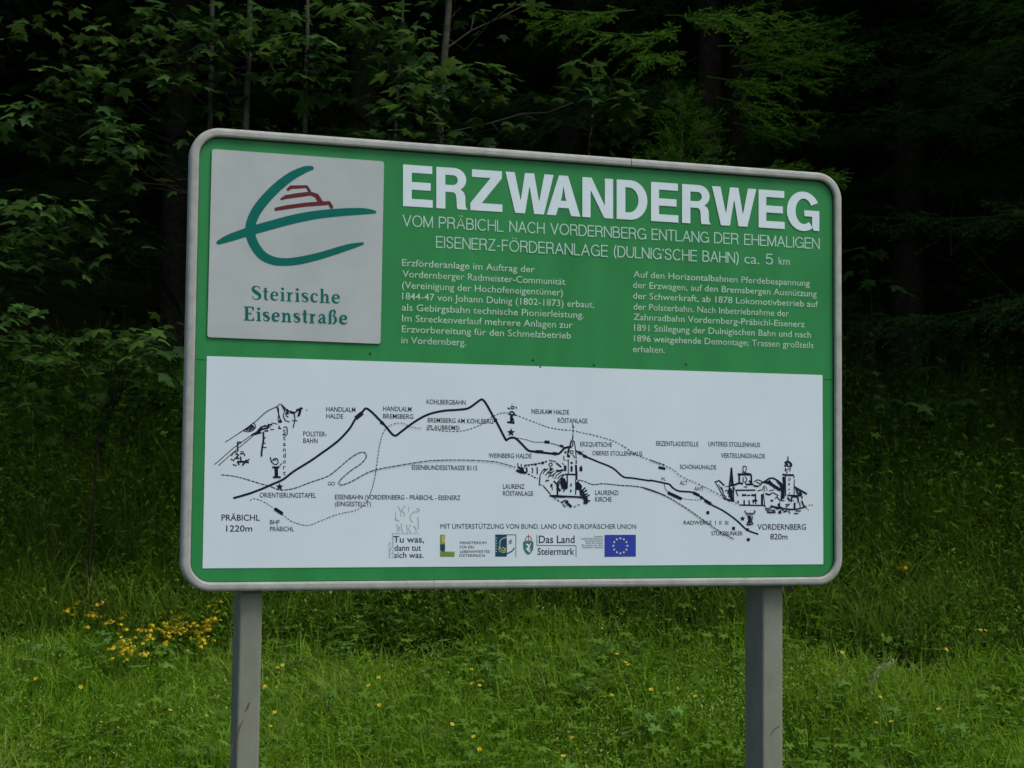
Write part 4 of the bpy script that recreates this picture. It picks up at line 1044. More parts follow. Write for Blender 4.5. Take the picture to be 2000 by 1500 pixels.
# ------------------------------------------------------------------ individual meadow plants
leafg = [mesh_np('leaf', *palmate(5, s, d), m_geran, None) for s, d in ((120, .38), (130, .34), (112, .42))]
for me in leafg:
    a_ = me.attributes.new('tone', 'FLOAT', 'POINT'); a_.data.foreach_set('value', np.full(len(me.vertices), .5, np.float32))
m_stem = foliage('plant_stems', [(0, (0.04, .08, .02)), (1, (.07, .11, .03))], .1, .6)
def ground_hit(px, py, lift=0.0):
    d = AF + AX * (px - 1000) / F_PX - AY * (py - 750) / F_PX
    lo, hi = 5.0, 12.0
    for t in np.arange(5.0, 12.0, .03):
        P = CAM + d * (t / d[1])
        if P[2] <= float(ground_z(P[0], P[1])) + lift: return P
    return CAM + d * (10 / d[1])
ORD = ['first', 'second', 'third', 'fourth', 'fifth', 'sixth', 'seventh', 'eighth', 'ninth', 'tenth', 'eleventh', 'twelfth', 'thirteenth', 'fourteenth',
       'fifteenth', 'sixteenth', 'seventeenth', 'eighteenth', 'nineteenth', 'twentieth', 'twenty-first', 'twenty-second']
def zone_labels(pts, what):
    zones = (('left of the left post', -1e9, 485), ('between the posts', 485, 1490), ('right of the right post', 1490, 1e9))
    out = {}
    for zn, a, b in zones:
        z_ = sorted([p for p in pts if a <= p[0] < b], key=lambda p: (p[0], p[1]))
        for k_, p in enumerate(z_): out[p] = f'{what} {zn}, {ORD[k_]} from left'
    return out
ger = [(540, 1275, 'left'), (580, 1297, 0), (700, 1212, 0), (755, 1212, 0), (672, 1276, 0), (880, 1275, 0), (958, 1325, 0), (965, 1290, 0), (1180, 1278, 0), (1238, 1262, 0), (300, 1330, 0), (190, 1265, 0), (110, 1275, 0),
       (640, 1385, 0), (1300, 1420, 0), (1150, 1355, 0), (1640, 1360, 0), (1745, 1410, 0), (1860, 1440, 0), (355, 1282, 0), (1255, 1425, 0), (60, 1290, 0), (1560, 1290, 0), (420, 1470, 0)]
gl_lab = zone_labels([(p[0], p[1]) for p in ger], 'lobed leaf plant')
for gi, (px, py, _) in enumerate(ger):
    P = ground_hit(px, py, 0.10)
    z0 = float(ground_z(P[0], P[1]))
    g = empty('geranium_plant', (P[0], P[1], z0))
    tag(g, gl_lab[(px, py)], 'plant', 'lobed leaf plants in the meadow')
    sacc = Acc()
    nl_ = random.randint(6, 10)
    for k in range(nl_):
        a0 = k * 2.4 + random.random(); r = random.uniform(.02, .085); h = random.uniform(.08, .17)
        tip = np.array([r * math.cos(a0), r * math.sin(a0), h])
        V, F = tube_np([(0, 0, 0), tip * [.5, .5, .7], tip], [.0015, .0012, .001], 3); sacc.add(V, F)
        l = link('leaf', leafg[k % 3], g)
        l.location = tip; s = random.uniform(.07, .11)
        l.scale = (s, s, s); l.rotation_euler = (random.gauss(.35, .25), random.gauss(0, .2), random.uniform(-1, 1) + (math.pi if random.random() < .7 else 0))
    link('stem', sacc.mesh('stem', m_stem), g)

# buttercups: five petals on a thin stem
pet = []; petF = []
for k in range(5):
    a0 = k * 2 * math.pi / 5; b = len(pet)
    for da, r, z in ((0, .1, 0), (-.5, .75, .22), (0, 1, .35), (.5, .75, .22)):
        pet.append((r * math.cos(a0 + da), r * math.sin(a0 + da), z))
    petF += [(b, b + 1, b + 2), (b, b + 2, b + 3)]
pet = np.array(pet); petF = np.array(petF)
flower_me = mesh_np('blossom', pet * .011, petF, m_yellow, rng.uniform(0, 1, len(pet)))
bst = tube_np([(0, 0, -.14), (.006, 0, -.06), (0, 0, 0)], [.0012, .001, .0008], 4)
stem_me = mesh_np('stem', bst[0], bst[1], m_stem, np.full(len(bst[0]), .5))
but = [(70, 1328), (158, 1345), (332, 1388), (518, 1345), (537, 1395), (528, 1420), (542, 1305), (1205, 1278), (1222, 1296), (1228, 1302), (921, 1309), (922, 1336), (936, 1343), (883, 1418), (925, 1440), (937, 1468),
       (1195, 1358), (1272, 1348), (1118, 1445), (1100, 1482), (1358, 1364), (1711, 1416), (1741, 1412), (1833, 1388), (1719, 1367), (740, 1326), (720, 1340), (1916, 1237), (1645, 1276), (1925, 1235), (1848, 1270), (552, 1303), (741, 1380)]
but_lab = zone_labels(but, 'yellow buttercup')
for k, (px, py) in enumerate(but):
    P = ground_hit(px, py, .15)
    g = empty('buttercup', (P[0], P[1], float(ground_z(P[0], P[1]))))
    tag(g, but_lab[(px, py)], 'flower', 'buttercups scattered in the meadow')
    b = link('blossom', flower_me, g); b.location = (0, 0, .15); b.rotation_euler = (random.uniform(.2, .9), random.uniform(-.4, .4), 0)
    s = link('stem', stem_me, g); s.location = (0, 0, .147)

# yellow flowering vetch patches
def vetch(spots, label, n, sx, sz):
    P0 = ground_hit(*spots[0], .12)
    z0 = float(ground_z(P0[0], P0[1]))
    g = empty('vetch_plant', (P0[0], P0[1], z0)); tag(g, label, 'flowering plant')
    fa, la = Acc(), Acc()
    for k in range(n):
        sp = spots[random.randrange(len(spots))]
        px, py = sp[0] + random.gauss(0, sx), sp[1] + random.gauss(0, sz)
        P = ground_hit(px, py, .16) - np.array([P0[0], P0[1], z0])
        P[1] += random.gauss(-.03, .05)
        m = random.choice((2, 3, 4, 5))
        a = rng.uniform(0, 6.28, m)
        PP = P + np.stack([np.cos(a), np.sin(a), rng.uniform(-.3, .5, m)], -1) * .010
        R = rotz(a) @ rotx(rng.uniform(.3, 1.2, m)) * .0095
        V, F, t = stamp(pet, petF, R, PP, rng.uniform(0, 1, m)); fa.add(V, F, t)
        q = 5; a = rng.uniform(0, 6.28, q)
        PP = P - [0, 0, .03] + rng.normal(0, .03, (q, 3))
        V, F, t = stamp(lanc, lancF, rotz(a) @ rotx(rng.normal(0, .4, q)) * .04, PP, rng.uniform(.1, .7, q)); la.add(V, F, t)
    tag(link('flower_heads', fa.mesh('flower_heads', m_yellow), g), kind='stuff')
    tag(link('leaves', la.mesh('leaves', m_herb), g), kind='stuff')
vetch([(250, 1255), (280, 1245), (300, 1235), (320, 1235), (340, 1218), (355, 1215), (365, 1250), (385, 1228), (400, 1230), (262, 1265), (240, 1250)], 'wide patch of massed yellow flowers at the foot of the bank left of the board', 135, 13, 13)
vetch([(420, 1205), (425, 1180), (410, 1215), (440, 1163), (405, 1195)], 'narrow upright plant with yellow flowers just below the lower left frame corner', 26, 7, 9)
vetch([(190, 1205), (172, 1205), (135, 1193), (150, 1175), (200, 1178), (220, 1212), (243, 1197)], 'sparse yellow flowers in tall grass at the left side of the bank', 30, 8, 5)
vetch([(175, 945), (190, 938), (182, 960), (155, 935), (193, 960), (170, 930)], 'small group of yellow flowers high on the bank against the dark bushes', 14, 7, 6)
vetch([(1760, 1108), (1755, 1112), (1766, 1106)], 'faint orange yellow flower tuft on the bank right of the board', 8, 5, 4)

# pale dry dock stalk leaning in the meadow on the right
P = ground_hit(1690, 1372, 0.02)
g = empty('dry_seed_stalk', tuple(P)); tag(g, 'pale dry seed stalk bending to the right in the meadow beside the right post', 'dry stalk')
pa = at(1690, 1372, P[1]) - P; pb = at(1702, 1335, P[1]) - P; pc = at(1718, 1308, P[1]) - P; pd = at(1742, 1296, P[1]) - P
V, F = tube_np([pa, pb, pc, pd], [.002, .003, .004, .001], 5)
link('stalk', mesh_np('stalk', V, F, m_dry, np.full(len(V), .8)), g)
n = 260; t = rng.uniform(.35, 1, n); pts = np.stack([np.interp(t, [0, .33, .66, 1], [pa[i], pb[i], pc[i], pd[i]]) for i in range(3)], -1) + rng.normal(0, .006, (n, 3))
V, F, tt = stamp(lanc, lancF, rotz(rng.uniform(0, 6.28, n)) @ rotx(rng.uniform(0, 1.4, n)) * .014, pts, rng.uniform(.5, 1, n))
tag(link('seeds', mesh_np('seeds', V, F, m_dry, tt), g), kind='stuff')
# loose tall grass stalks of pale dry colour on the bank
for px, py, lb in ((82, 1110, 'tall pale grass stalk standing at the left edge of the bank'), (60, 925, 'broad tall grass blade against dark leaves at the far left'), (1480, 1150, None)):
    if lb is None: continue
    P = ground_hit(px, py, 0.0)
    g = empty('grass_stalk', tuple(P)); tag(g, lb, 'grass stalk')
    V, F = tube_np([(0, 0, 0), (.01, 0, .2), (.0, 0, .4)], [.0025, .002, .001], 4)
    link('stalk', mesh_np('stalk', V, F, m_dry, np.full(len(V), .5)), g)
    n = 60; t = rng.uniform(.55, 1, n); pts = np.stack([rng.normal(0, .005, n), rng.normal(0, .005, n), .4 * t], -1)
    V, F, tt = stamp(lanc, lancF, rotz(rng.uniform(0, 6.28, n)) @ rotx(rng.uniform(.6, 1.4, n)) * .015, pts, rng.uniform(.2, .8, n))
    tag(link('seeds', mesh_np('seeds', V, F, m_dry, tt), g), kind='stuff')

# ------------------------------------------------------------------ maples
def maple_leaf(seed):
    r = random.Random(seed)
    tips = [(-118, .50), (-60, .82), (0, 1.0), (60, .82), (118, .50)]
    prof = [(-165, .16), (-140, .30)]
    for k, (t, L) in enumerate(tips):
        L *= r.uniform(.93, 1.05)
        prof += [(t - 15, L * .66), (t - 9, L * .80), (t, L), (t + 9, L * .80), (t + 15, L * .66)]
        if k < 4: prof.append(((t + tips[k + 1][0]) / 2, .44 * r.uniform(.9, 1.1)))
    prof += [(140, .30), (165, .16)]
    P = [(0, 0, 0)]
    droop, fold = r.uniform(.15, .4), r.uniform(.02, .08)
    for a, q in prof:
        a = math.radians(a); x, y = q * math.sin(a), q * math.cos(a)
        P.append((x, y, -droop * q * q + fold * math.cos(a * 6) * q - .12 * abs(x)))
    V = np.array(P) * .62; V[:, 1] += .12
    T = np.array([(0, k + 1, k) for k in range(1, len(prof))])
    # petiole
    b = len(V)
    V = np.vstack([V, [(-.008, .12, 0), (.008, .12, 0), (0, -.42, .06)]])
    T = np.vstack([T, [(b, b + 1, b + 2)]])
    return V, T
ML_ = [maple_leaf(s) for s in range(5)]
maple_me = [mesh_np('leaf', V, F, m_maple, np.full(len(V), .5)) for V, F in ML_]

def maple(trunk, clusters, label, fill, rtrunk=0.02, bark=None, name='maple_tree'):
    """trunk: list of world points; clusters: (px,py,Y,rx_px,rz_px,n)"""
    base = np.array(trunk[0]); base[2] = float(ground_z(base[0], base[1]))
    root = empty(name, tuple(base)); tag(root, label, 'tree', 'young maples along the forest edge')
    tp = [np.array(p) - base for p in trunk]
    tp[0][2] = -.1
    rad = np.linspace(rtrunk, rtrunk * .55, len(tp))
    V, F = tube_np(tp, rad, 8)
    link('trunk', mesh_np('trunk', V, F, bark or m_bark, np.full(len(V), .5), True), root)
    fa = Acc()
    count = 0
    for (px, py, Y, rx, rz, n) in clusters:
        C = at(px, py, Y) - base
        sx, sz = rx / F_PX * Y, rz / F_PX * Y
        # branch from nearest higher/lower trunk point
        tz = C[2] - .25 * abs(C[0] - tp[-1][0]) - .1
        T0 = min(tp, key=lambda p: abs(p[2] - tz))
        i0 = [k for k in range(len(tp)) if tp[k] is T0][0]
        zz = np.clip(tz, tp[0][2], tp[-1][2])
        T0 = np.array([np.interp(zz, [p[2] for p in tp], [p[i] for p in tp]) for i in range(3)])
        mid = (T0 + C) / 2 + np.array([0, 0, -.04]) + rng.normal(0, .03, 3)
        V, F = tube_np([T0, T0 * .7 + C * .3 + rng.normal(0, .03, 3) + [0, 0, -.06], T0 * .35 + C * .65 + rng.normal(0, .03, 3) + [0, 0, -.05], C], [.005, .004, .003, .0015], 5)
        link('branch', mesh_np('branch', V, F, m_bark_b, np.full(len(V), .5), True), root)
        for k in range(n):
            v = rng.normal(0, 1, 3); v /= np.linalg.norm(v); v *= rng.uniform(.3, 1) ** .6
            p = C + v * [sx, sx * .8, sz]
            az = math.atan2(v[1], v[0]) - math.pi / 2 + rng.normal(0, .6)
            s = rng.uniform(.085, .165)
            if count < 290 and rng.random() < .86:
                l = link('leaf', maple_me[rng.integers(5)], root)
                l.location = p; l.scale = (s, s, s)
                l.rotation_euler = Matrix.Rotation(az, 3, 'Z').to_4x4().to_euler()
                l.rotation_euler = (Matrix.Rotation(az, 4, 'Z') @ Matrix.Rotation(-rng.uniform(-.1, .6), 4, 'X') @ Matrix.Rotation(rng.normal(0, .25), 4, 'Y')).to_euler()
                count += 1
        # inner filling leaves, the crown's shade painted in as a darker green
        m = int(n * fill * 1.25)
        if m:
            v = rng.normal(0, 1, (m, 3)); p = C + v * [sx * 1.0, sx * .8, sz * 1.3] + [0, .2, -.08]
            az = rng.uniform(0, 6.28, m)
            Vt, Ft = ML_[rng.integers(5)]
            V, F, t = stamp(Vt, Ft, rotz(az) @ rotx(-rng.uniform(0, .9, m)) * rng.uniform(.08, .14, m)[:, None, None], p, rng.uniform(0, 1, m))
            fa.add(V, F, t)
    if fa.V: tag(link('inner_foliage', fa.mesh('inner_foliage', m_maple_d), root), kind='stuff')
    return root

def tr(pts, Y):   # trunk through photo pixels at distance Y, then to the ground
    P = [at(x, y, Y) for x, y in pts]
    P = P[::-1] if P[0][2] > P[-1][2] else P
    b = P[0].copy(); b[0] -= .04; b[2] = float(ground_z(b[0], b[1]))
    return [b] + P
maple(tr([(-40, 700), (-60, 300), (-40, -200)], 8.9),
      [(60, 400, 8.5, 120, 26, 24), (30, 450, 8.5, 95, 22, 16), (110, 395, 8.6, 70, 18, 10), (20, 610, 8.2, 60, 22, 14), (5, 650, 8.2, 70, 24, 14), (50, 665, 8.3, 35, 16, 8), (50, 700, 8.5, 60, 20, 8), (-60, 500, 8.6, 80, 60, 16), (60, 745, 8.8, 60, 20, 8)],
      'young maple at the left edge, big bright leaf layers reaching in from outside', 1.2, .03)
maple(tr([(408, 600), (410, 240), (414, 60), (418, -250)], 9.5),
      [(200, 60, 9.2, 45, 12, 8), (190, 150, 9.2, 55, 16, 12), (130, 140, 9.1, 60, 16, 16), (140, 170, 9.1, 60, 14, 12), (60, 205, 9.1, 45, 14, 9), (35, 235, 9.0, 40, 16, 8), (225, 240, 8.9, 50, 14, 14), (235, 285, 8.9, 42, 22, 12), (200, 300, 9.0, 40, 16, 8), (60, 50, 9.3, 60, 16, 6), (120, 10, 9.3, 60, 14, 7), (250, 100, 9.3, 60, 16, 9), (160, 205, 9.2, 60, 16, 8)],
      'thin maple rising behind the upper left frame corner, its leaf layers hanging left', 1.1, .022)
maple(tr([(477, 600), (480, 240), (487, 80), (492, -250)], 9.4),
      [(330, 20, 9.1, 70, 18, 14), (390, 50, 9.1, 60, 18, 14), (400, 110, 9.2, 60, 18, 12), (330, 130, 9.2, 70, 18, 12), (350, 160, 9.1, 50, 14, 8), (470, 20, 9.1, 60, 18, 12), (440, 70, 9.2, 55, 22, 11), (490, 60, 9.1, 40, 20, 8), (390, 155, 9.2, 50, 15, 7), (290, 60, 9.3, 70, 16, 8)],
      'maple with slim pale trunk second from the left above the logo plate', 1.1, .026)
maple(tr([(592, 600), (596, 240), (597, 150), (600, 80), (604, -250)], 9.2),
      [(590, 75, 8.7, 48, 9, 16), (575, 85, 8.8, 60, 10, 10), (600, 110, 8.8, 62, 14, 14), (590, 145, 8.8, 60, 12, 10), (640, 105, 8.8, 35, 12, 6), (670, 15, 8.9, 75, 12, 14), (720, 10, 8.8, 70, 10, 12), (740, 40, 8.8, 60, 14, 12), (690, 45, 8.9, 60, 16, 9), (560, 15, 9.2, 70, 16, 10), (790, 45, 8.7, 22, 16, 3), (650, 150, 9.3, 50, 18, 4)],
      'small maple with a tiered leaf crown directly over the plate’s right edge', 1.0, .018)
maple(tr([(853, 700), (858, 270), (866, 130), (876, 20), (880, -250)], 9.0),
      [(830, 75, 8.9, 45, 16, 7), (830, 105, 8.8, 60, 12, 10), (830, 140, 8.7, 60, 14, 12), (790, 140, 8.7, 40, 14, 7), (800, 175, 8.6, 48, 14, 12), (830, 180, 8.6, 40, 14, 8), (780, 205, 8.6, 60, 14, 10), (810, 215, 8.5, 60, 14, 10), (780, 260, 8.5, 55, 14, 8), (830, 250, 8.6, 50, 10, 6), (925, 130, 8.6, 55, 11, 14), (930, 165, 8.7, 55, 18, 10), (950, 195, 8.7, 45, 12, 7), (900, 15, 9.2, 90, 16, 8), (1000, 10, 9.0, 60, 14, 6), (890, 265, 8.8, 50, 12, 5)],
      'tall maple with the thickest pale trunk, forking left of the middle above the title', 0.8, .03)
maple(tr([(766, 600), (772, 270), (778, 150), (786, 60), (790, -250)], 9.3),
      [(760, 110, 9.3, 50, 20, 4), (720, 190, 9.4, 45, 20, 4), (770, 60, 9.4, 50, 16, 5)],
      'thin leaning maple sapling half hidden just left of the thickest trunk', 0.6, .014)
maple(tr([(1140, 600), (1150, 300), (1160, 190)], 9.4),
      [(1140, 125, 8.8, 40, 8, 10), (1190, 160, 8.7, 48, 12, 18), (1180, 190, 8.7, 55, 18, 16), (1215, 200, 8.7, 30, 18, 10), (1130, 165, 8.8, 35, 10, 6), (1240, 180, 8.7, 30, 6, 4), (1190, 220, 8.8, 35, 12, 6)],
      'lone bright maple spray above the middle of the title beside the small spruce', .7, .012)
maple(tr([(190, 860), (200, 800)], 8.9),
      [(280, 668, 8.7, 85, 16, 16), (230, 650, 8.8, 70, 16, 11), (300, 690, 8.6, 60, 16, 14), (330, 725, 8.6, 60, 22, 13), (225, 730, 8.7, 60, 16, 8), (150, 650, 8.9, 60, 16, 8), (250, 760, 8.9, 90, 30, 14), (320, 780, 8.8, 50, 30, 12), (140, 700, 8.9, 80, 25, 10), (60, 800, 9.0, 70, 30, 12), (330, 640, 9.2, 50, 40, 8), (150, 800, 9.1, 100, 30, 12)],
      'low spreading maple bush at mid height left of the board', 1.3, .008, m_bark_b, name='maple_shrub')
maple(tr([(1720, 900), (1700, 560)], 9.9),
      [(1690, 490, 9.6, 50, 10, 8), (1720, 545, 9.8, 60, 22, 6), (1670, 720, 9.6, 60, 14, 9), (1750, 790, 9.6, 60, 12, 8), (1700, 760, 9.6, 60, 14, 8), (1860, 780, 9.7, 60, 14, 7), (1790, 700, 9.9, 80, 24, 6), (1660, 640, 9.8, 50, 20, 4)],
      'sparse dim maple sapling in the dark right of the board', .8, .007, m_bark_b)

# ------------------------------------------------------------------ spruces
def spruce_bough(L, seed, mat, dens=1.0, wide=.42, nl=.016, hw=.0014):
    r = np.random.default_rng(seed)
    acc = Acc()
    def axis(t): return np.array([0, L * t, -.22 * L * t + .16 * L * t * t])
    V, F = tube_np([axis(t) for t in np.linspace(0, 1, 6)], np.linspace(.007, .002, 6), 4); acc.add(V, F, 0.0)
    segs = [(axis(a), axis(b), .4) for a, b in zip(np.linspace(.25, .95, 10), np.linspace(.32, 1.02, 10))]
    nt_ = int(17 * L / .9)
    for k in range(nt_):
        t = .12 + .86 * k / nt_
        for sgn in (-1, 1):
            if r.random() < .2: continue
            ln = wide * L * (1 - t) ** .75 * r.uniform(.45, 1.15) + .04
            p0 = axis(t + r.uniform(-.01, .01)); an = r.normal(.9, .22)
            d = np.array([sgn * math.sin(an), math.cos(an), r.normal(-.22, .22)])
            p1 = p0 + d * ln * .55; p2 = p0 + d * ln + np.array([0, ln * .08, -.05 * ln + .0])
            segs += [(p0, p1, .45), (p1, p2, .8)]
            m = int(ln / .05)
            for j in range(1, m):
                q = p0 + (p2 - p0) * j / m
                for s2 in (-1, 1):
                    l2 = (ln - ln * j / m) * .45 * r.uniform(.7, 1.1) + .02
                    a2 = an * sgn + s2 * .75
                    d2 = np.array([math.sin(a2), math.cos(a2), r.normal(-.25, .3)])
                    segs.append((q, q + d2 * l2, .85))
    step = .0042 / dens
    P, D, tn = [], [], []
    for p, q, tone in segs:
        ln = np.linalg.norm(q - p); m = max(3, int(ln / step))
        tt = (np.arange(m) + r.random(m)) / m
        P.append(p + (q - p) * tt[:, None])
        dr = (q - p) / (ln + 1e-9)
        rv = r.normal(0, 1, (m, 3)); rv -= (rv @ dr)[:, None] * dr; rv /= np.linalg.norm(rv, axis=1)[:, None]
        rv[:, 2] = rv[:, 2] * .6 + .12
        D.append(rv * .8 + dr * .75)
        tn.append(np.clip(tone * .6 + .35 * tt * (tone > .5) + r.normal(0, .1, m), 0, 1))
    P, D, tn = np.concatenate(P), np.concatenate(D), np.concatenate(tn)
    D /= np.linalg.norm(D, axis=1)[:, None]
    n = len(P)
    S = np.cross(D, r.normal(0, 1, (n, 3))); S /= np.linalg.norm(S, axis=1)[:, None]
    ll = r.uniform(.7, 1.2, n)[:, None] * nl
    V = np.stack([P - S * hw, P + S * hw, P + D * ll], 1).reshape(-1, 3)
    acc.add(V, np.arange(3 * n).reshape(-1, 3), np.repeat(tn, 3))
    return acc.mesh('bough', mat)

bough_d = [spruce_bough(1.3, s, m_spruce, .7, .40, .02) for s in (1, 2, 3)]
bough_y = [spruce_bough(.50, s, m_spruce_y, 1.1, .6, .019, .0017) for s in (4, 5)]
bough_m = [spruce_bough(.9, s, m_spruce_y, 1.0, .45, .018, .0017) for s in (6,)]

def crown_mesh(H, Rr, seed):  # crown shaped coarsely to block sky light over the wood
    """coarse high crown: layered ragged sprays"""
    r = np.random.default_rng(seed); acc = Acc()
    for z in np.arange(0, H, .42):
        rr = Rr * (1 - z / H) ** .8
        for k in range(9):
            a = r.uniform(0, 6.28); L = rr * r.uniform(.75, 1.1)
            d = np.array([math.cos(a), math.sin(a), -.25]); sx = np.array([-math.sin(a), math.cos(a), 0])
            b = np.array([0, 0, z + r.uniform(-.2, .2)])
            m = 9
            for i in range(m):
                t0 = i / m; c = b + d * L * t0; wd = .30 * L * (1.05 - t0) * r.uniform(.8, 1.2)
                for sg in (-1, 1):
                    tip = c + d * .35 * L / m * 2 + sx * sg * wd + [0, 0, -.12 * wd]
                    V = np.array([c - d * .09 * L, c + d * .12 * L, tip])
                    acc.add(V, np.array([(0, 1, 2)]), r.uniform(0, .7))
    return acc.mesh('crown', m_spruce)
crowns = [crown_mesh(9, 2.9, s) for s in (1, 2)]

def spruce(x, y, H, label, seed, boughs=None, group='dark spruces of the forest behind the board', nb=26, zlo=.5, zhi=4.6, rtr=.11, bscale=(1.0, 1.6)):
    r = random.Random(seed)
    z0 = float(ground_z(x, y))
    root = empty('spruce_tree', (x, y, z0)); tag(root, label, 'tree', group)
    V, F = tube_np([(0, 0, -.3), (.02, 0, 2.5), (0, .02, H * .6), (0, 0, H)], [rtr * 1.2, rtr, rtr * .6, .01], 9)
    link('trunk', mesh_np('trunk', V, F, m_bark_d, np.full(len(V), .5), True), root)
    for k in range(nb):
        z = zlo + (zhi - zlo) * (k + r.random()) / nb
        a = r.uniform(0, 6.28) if k % 3 else r.uniform(-2.2, 2.2) + math.pi
        b = link('bough', r.choice(boughs or bough_d), root)
        b.location = (0, 0, z); s = r.uniform(*bscale)
        b.scale = (s, s, s)
        b.rotation_euler = (r.gauss(-.05, .12), r.gauss(0, .1), a)
    c = link('crown', crowns[seed % 2], root)
    c.location = (0, 0, zhi - .3); c.scale = (1, 1, (H - zhi) / 9)
    return root
dark_label = 'tall dark spruce standing deep in the forest shade behind the board'
k = 0
for (x, y) in ((-4.3, 11.6), (-2.6, 12.4), (-1.1, 11.6), (.4, 12.3), (1.6, 11.4), (2.9, 11.9), (4.4, 11.5), (-3.5, 14), (-1.7, 14.4), (0, 14.2), (1.9, 14), (3.8, 14.3), (5.6, 13.4), (-5.6, 13.2)):
    k += 1
    spruce(x, y, 12 + (k % 4), dark_label, k)
# right-hand nearer spruce, its boughs reaching into the picture
def placed_bough(root, px, py, Y, s, az, tilt, me, lab=None):
    P = at(px, py, Y) - np.array(root.location)
    b = link('bough', me, root); b.location = P; b.scale = (s, s, s); b.rotation_euler = (tilt, random.gauss(0, .1), az)
    if lab: b['label'] = lab
    return b
x0 = at(2120, 600, 9.9)
z = float(ground_z(x0[0], x0[1]))
rs_ = spruce(float(x0[0]), 9.9, 12, 'spruce at the right edge of the photo with long drooping boughs', 31, group=None, nb=12, zlo=2.5, zhi=4.4, rtr=.1)
bpy.context.view_layer.update()
for px, py, s, az, tl_ in ((2080, 30, .9, 1.75, .25), (2040, 60, .8, 1.5, -.1), (2080, 100, .9, 1.8, .1), (2060, -20, .8, 1.7, -.1), (2050, 130, 1.0, 1.6, .05), (2000, 180, .9, 1.7, -.1), (2100, 400, 1, 1.6, 0), (2090, 560, 1, 1.5, -.1)):
    placed_bough(rs_, px, py, 9.3, s, az, tl_, bough_d[0] if py > 60 else bough_m[0])
# mid spruce behind the upper right frame corner; bright bough tips reach right
x0 = at(1380, 600, 10.9)
ms = spruce(float(x0[0]), 10.9, 11, 'spruce with light green bough tips above the right half of the title', 32, group=None, nb=10, zlo=2.2, zhi=4.4, rtr=.08)
for px, py, s, az, tl_ in ((1430, 130, .85, -1.25, .35), (1400, 90, .8, -1.4, .25), (1450, 60, .85, -1.2, .30), (1380, 150, .8, -1.6, .05), (1400, 190, .7, -1.7, -.1), (1300, 30, .7, -1.9, .1), (1240, 20, .7, 1.9, .0),
                           (1200, 30, .6, 1.6, .0), (1330, 60, .8, 2.2, -.1), (1380, 30, .8, -2.4, -.1), (1300, 100, .6, 2.9, -.2), (1430, 240, .6, -1.3, .1), (1500, 110, .7, -1.5, .2)):
    placed_bough(ms, px, py, 8.8, s, az, tl_, bough_m[0])
# small bright spruce sapling
b0 = at(1335, 330, 8.9); zb = float(ground_z(b0[0], 8.9))
sap = empty('spruce_sapling', (b0[0], 8.9, zb)); tag(sap, 'small bushy bright green spruce sapling top just above the frame joint', 'tree')
top = at(1330, 190, 8.9)
V, F = tube_np([(0, 0, -.1), (0, 0, (top[2] - zb) * .6), tuple(top - np.array([b0[0], 8.9, zb]))], [.03, .02, .004], 7)
link('trunk', mesh_np('trunk', V, F, m_bark_d, np.full(len(V), .5), True), sap)
for k in range(50):
    t = k / 49
    z = (top[2] - zb) * (.45 + .55 * t)
    b = link('bough', bough_y[k % 2], sap)
    b.location = (0, 0, z); s = (.9 * (1 - t) ** .8 + .3) * random.uniform(.75, 1.15)
    b.scale = (s, s, s); b.rotation_euler = (.3 + .6 * t + random.gauss(0, .15), 0, k * 2.4)
for px, py, az in ((1560, 335, -1.2), (1590, 345, -1.35), (1540, 350, -1.0)):
    pass
b1 = at(1540, 420, 8.7); zb = float(ground_z(b1[0], 8.7))
sap2 = empty('spruce_sapling', (b1[0], 8.7, zb)); tag(sap2, 'spruce sapling tip peeking over the top frame near its right corner', 'tree')
V, F = tube_np([(0, 0, -.1), tuple(at(1545, 350, 8.7) - np.array([b1[0], 8.7, zb]))], [.02, .004], 6)
link('trunk', mesh_np('trunk', V, F, m_bark_d, np.full(len(V), .5), True), sap2)
for px, py, az, s in ((1500, 345, -1.25, .8), (1440, 330, -1.3, .8), (1545, 352, -1.2, .7), (1470, 330, -.6, .6), (1530, 360, -1.9, .7)):
    placed_bough(sap2, px, py, 8.7, s, az, .25, bough_y[0])

# ------------------------------------------------------------------ deep wood, trees outside the picture that shade it
wood = Acc()
r = np.random.default_rng(77)
n = 15000
Pn = np.stack([r.uniform(-14, 14, n), r.uniform(11.2, 24, n), r.uniform(0, 1, n) ** .8 * 6.5], -1)
Pn[:, 2] += ground_z(Pn[:, 0], Pn[:, 1])
for Vt, Ft, mm, sc in ((lanc, lancF, 1, (.15, .45)),):
    V, F, t = stamp(Vt * [1.6, 1, 1], Ft, rotz(r.uniform(0, 6.28, n)) @ rotx(r.normal(-.2, .4, n)) * r.uniform(*sc, n)[:, None, None], Pn, r.uniform(0, .6, n))
    wood.add(V, F, t)
tag(link('deep_wood_foliage', wood.mesh('deep_wood_foliage', m_spruce)), 'dark tangled twigs and foliage filling the forest behind the front trees', 'undergrowth', kind='stuff')

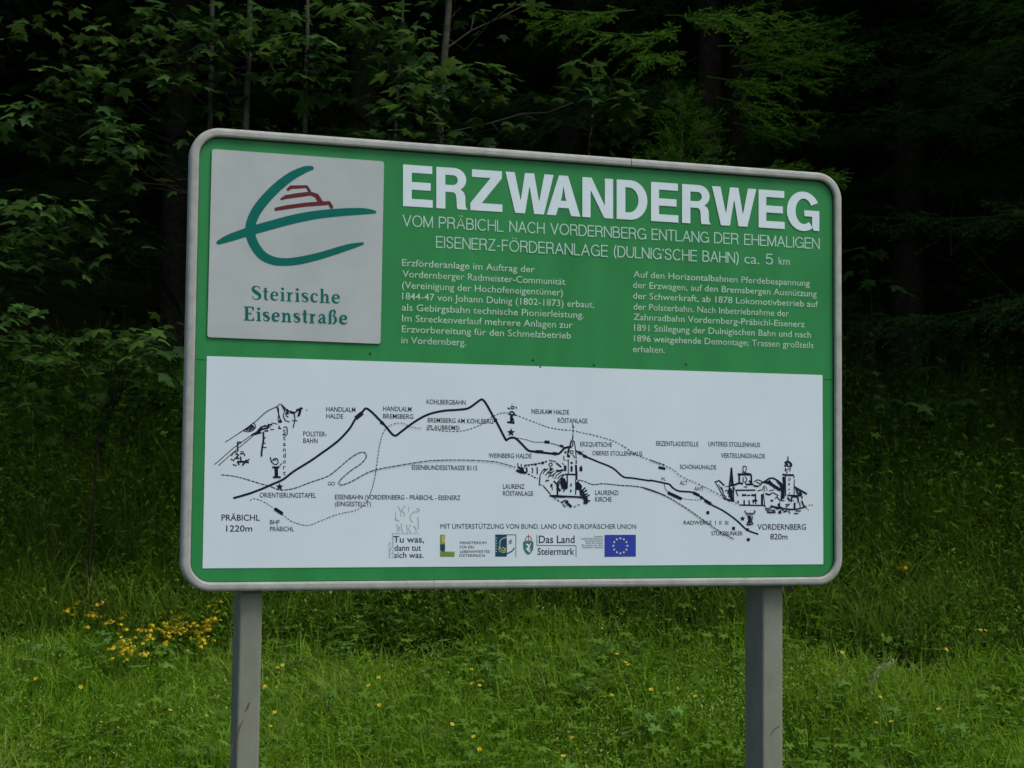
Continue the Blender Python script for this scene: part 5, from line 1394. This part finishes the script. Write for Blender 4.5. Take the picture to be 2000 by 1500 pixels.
for k, (x, y) in enumerate(((-7.5, 12), (-9.5, 14), (7.5, 12.2), (9.3, 14), (-7, 16), (7, 16.5), (-3, 17.5), (1, 17), (4.5, 17.5), (-1.2, 20), (3, 21), (-5, 21), (6.5, 20.5), (-6.2, 9.8), (6.4, 9.9))):
    z0 = float(ground_z(x, y))
    root = empty('spruce_tree', (x, y, z0)); tag(root, dark_label, 'tree', 'dark spruces of the forest behind the board')
    V, F = tube_np([(0, 0, -.3), (0, 0, 15)], [.13, .02], 8)
    link('trunk', mesh_np('trunk', V, F, m_bark_d, np.full(len(V), .5), True), root)
    c = link('crown', crowns[k % 2], root); c.location = (0, 0, 1.2); c.scale = (1.15, 1.15, 1.5)

# bare twigs seen against the dark
def twig(pts, Y, rad, label, kids=(), mt_=None):
    W = [at(x, y, Y) for x, y in pts]
    o_ = W[0].copy(); o_[2] = float(ground_z(o_[0], o_[1]))
    g = empty('bare_branch', tuple(o_)); tag(g, label, 'branch')
    V, F = tube_np([w_ - o_ for w_ in W], np.linspace(rad, rad * .35, len(W)), 5)
    link('stem', mesh_np('stem', V, F, m_twig, np.full(len(V), .5), True), g)
    if mt_: g.children[0].data.materials[0] = mt_
    for kpts in kids:
        K_ = [at(x, y, Y) - o_ for x, y in kpts]
        V, F = tube_np(K_, np.linspace(rad * .6, rad * .25, len(K_)), 4)
        link('side_twig', mesh_np('side_twig', V, F, mt_ or m_twig, np.full(len(V), .5)), g)
twig([(870, 260), (960, 240), (1020, 222), (1070, 220), (1120, 200)], 9.1, .005, 'thin grey bare branch reaching right below the maple leaves over the title', [[(1020, 222), (1050, 235)], [(960, 240), (980, 262)]])
twig([(868, 98), (920, 60), (975, 35), (1025, 10)], 9.0, .006, 'thin grey bare branch climbing right from the thickest trunk', [[(920, 60), (925, 30)]])
twig([(2000, 590), (1960, 555), (1900, 490), (1870, 440)], 10.2, .008, 'faint bare branch crossing the dark at the right edge', [[(1960, 555), (1880, 520), (1830, 500)]], m_bark_b)
twig([(1858, 500), (1856, 440), (1862, 380)], 10.3, .006, 'faint upright dead stick in the dark right of the board', [[(1856, 440), (1880, 410)]], m_bark_b)
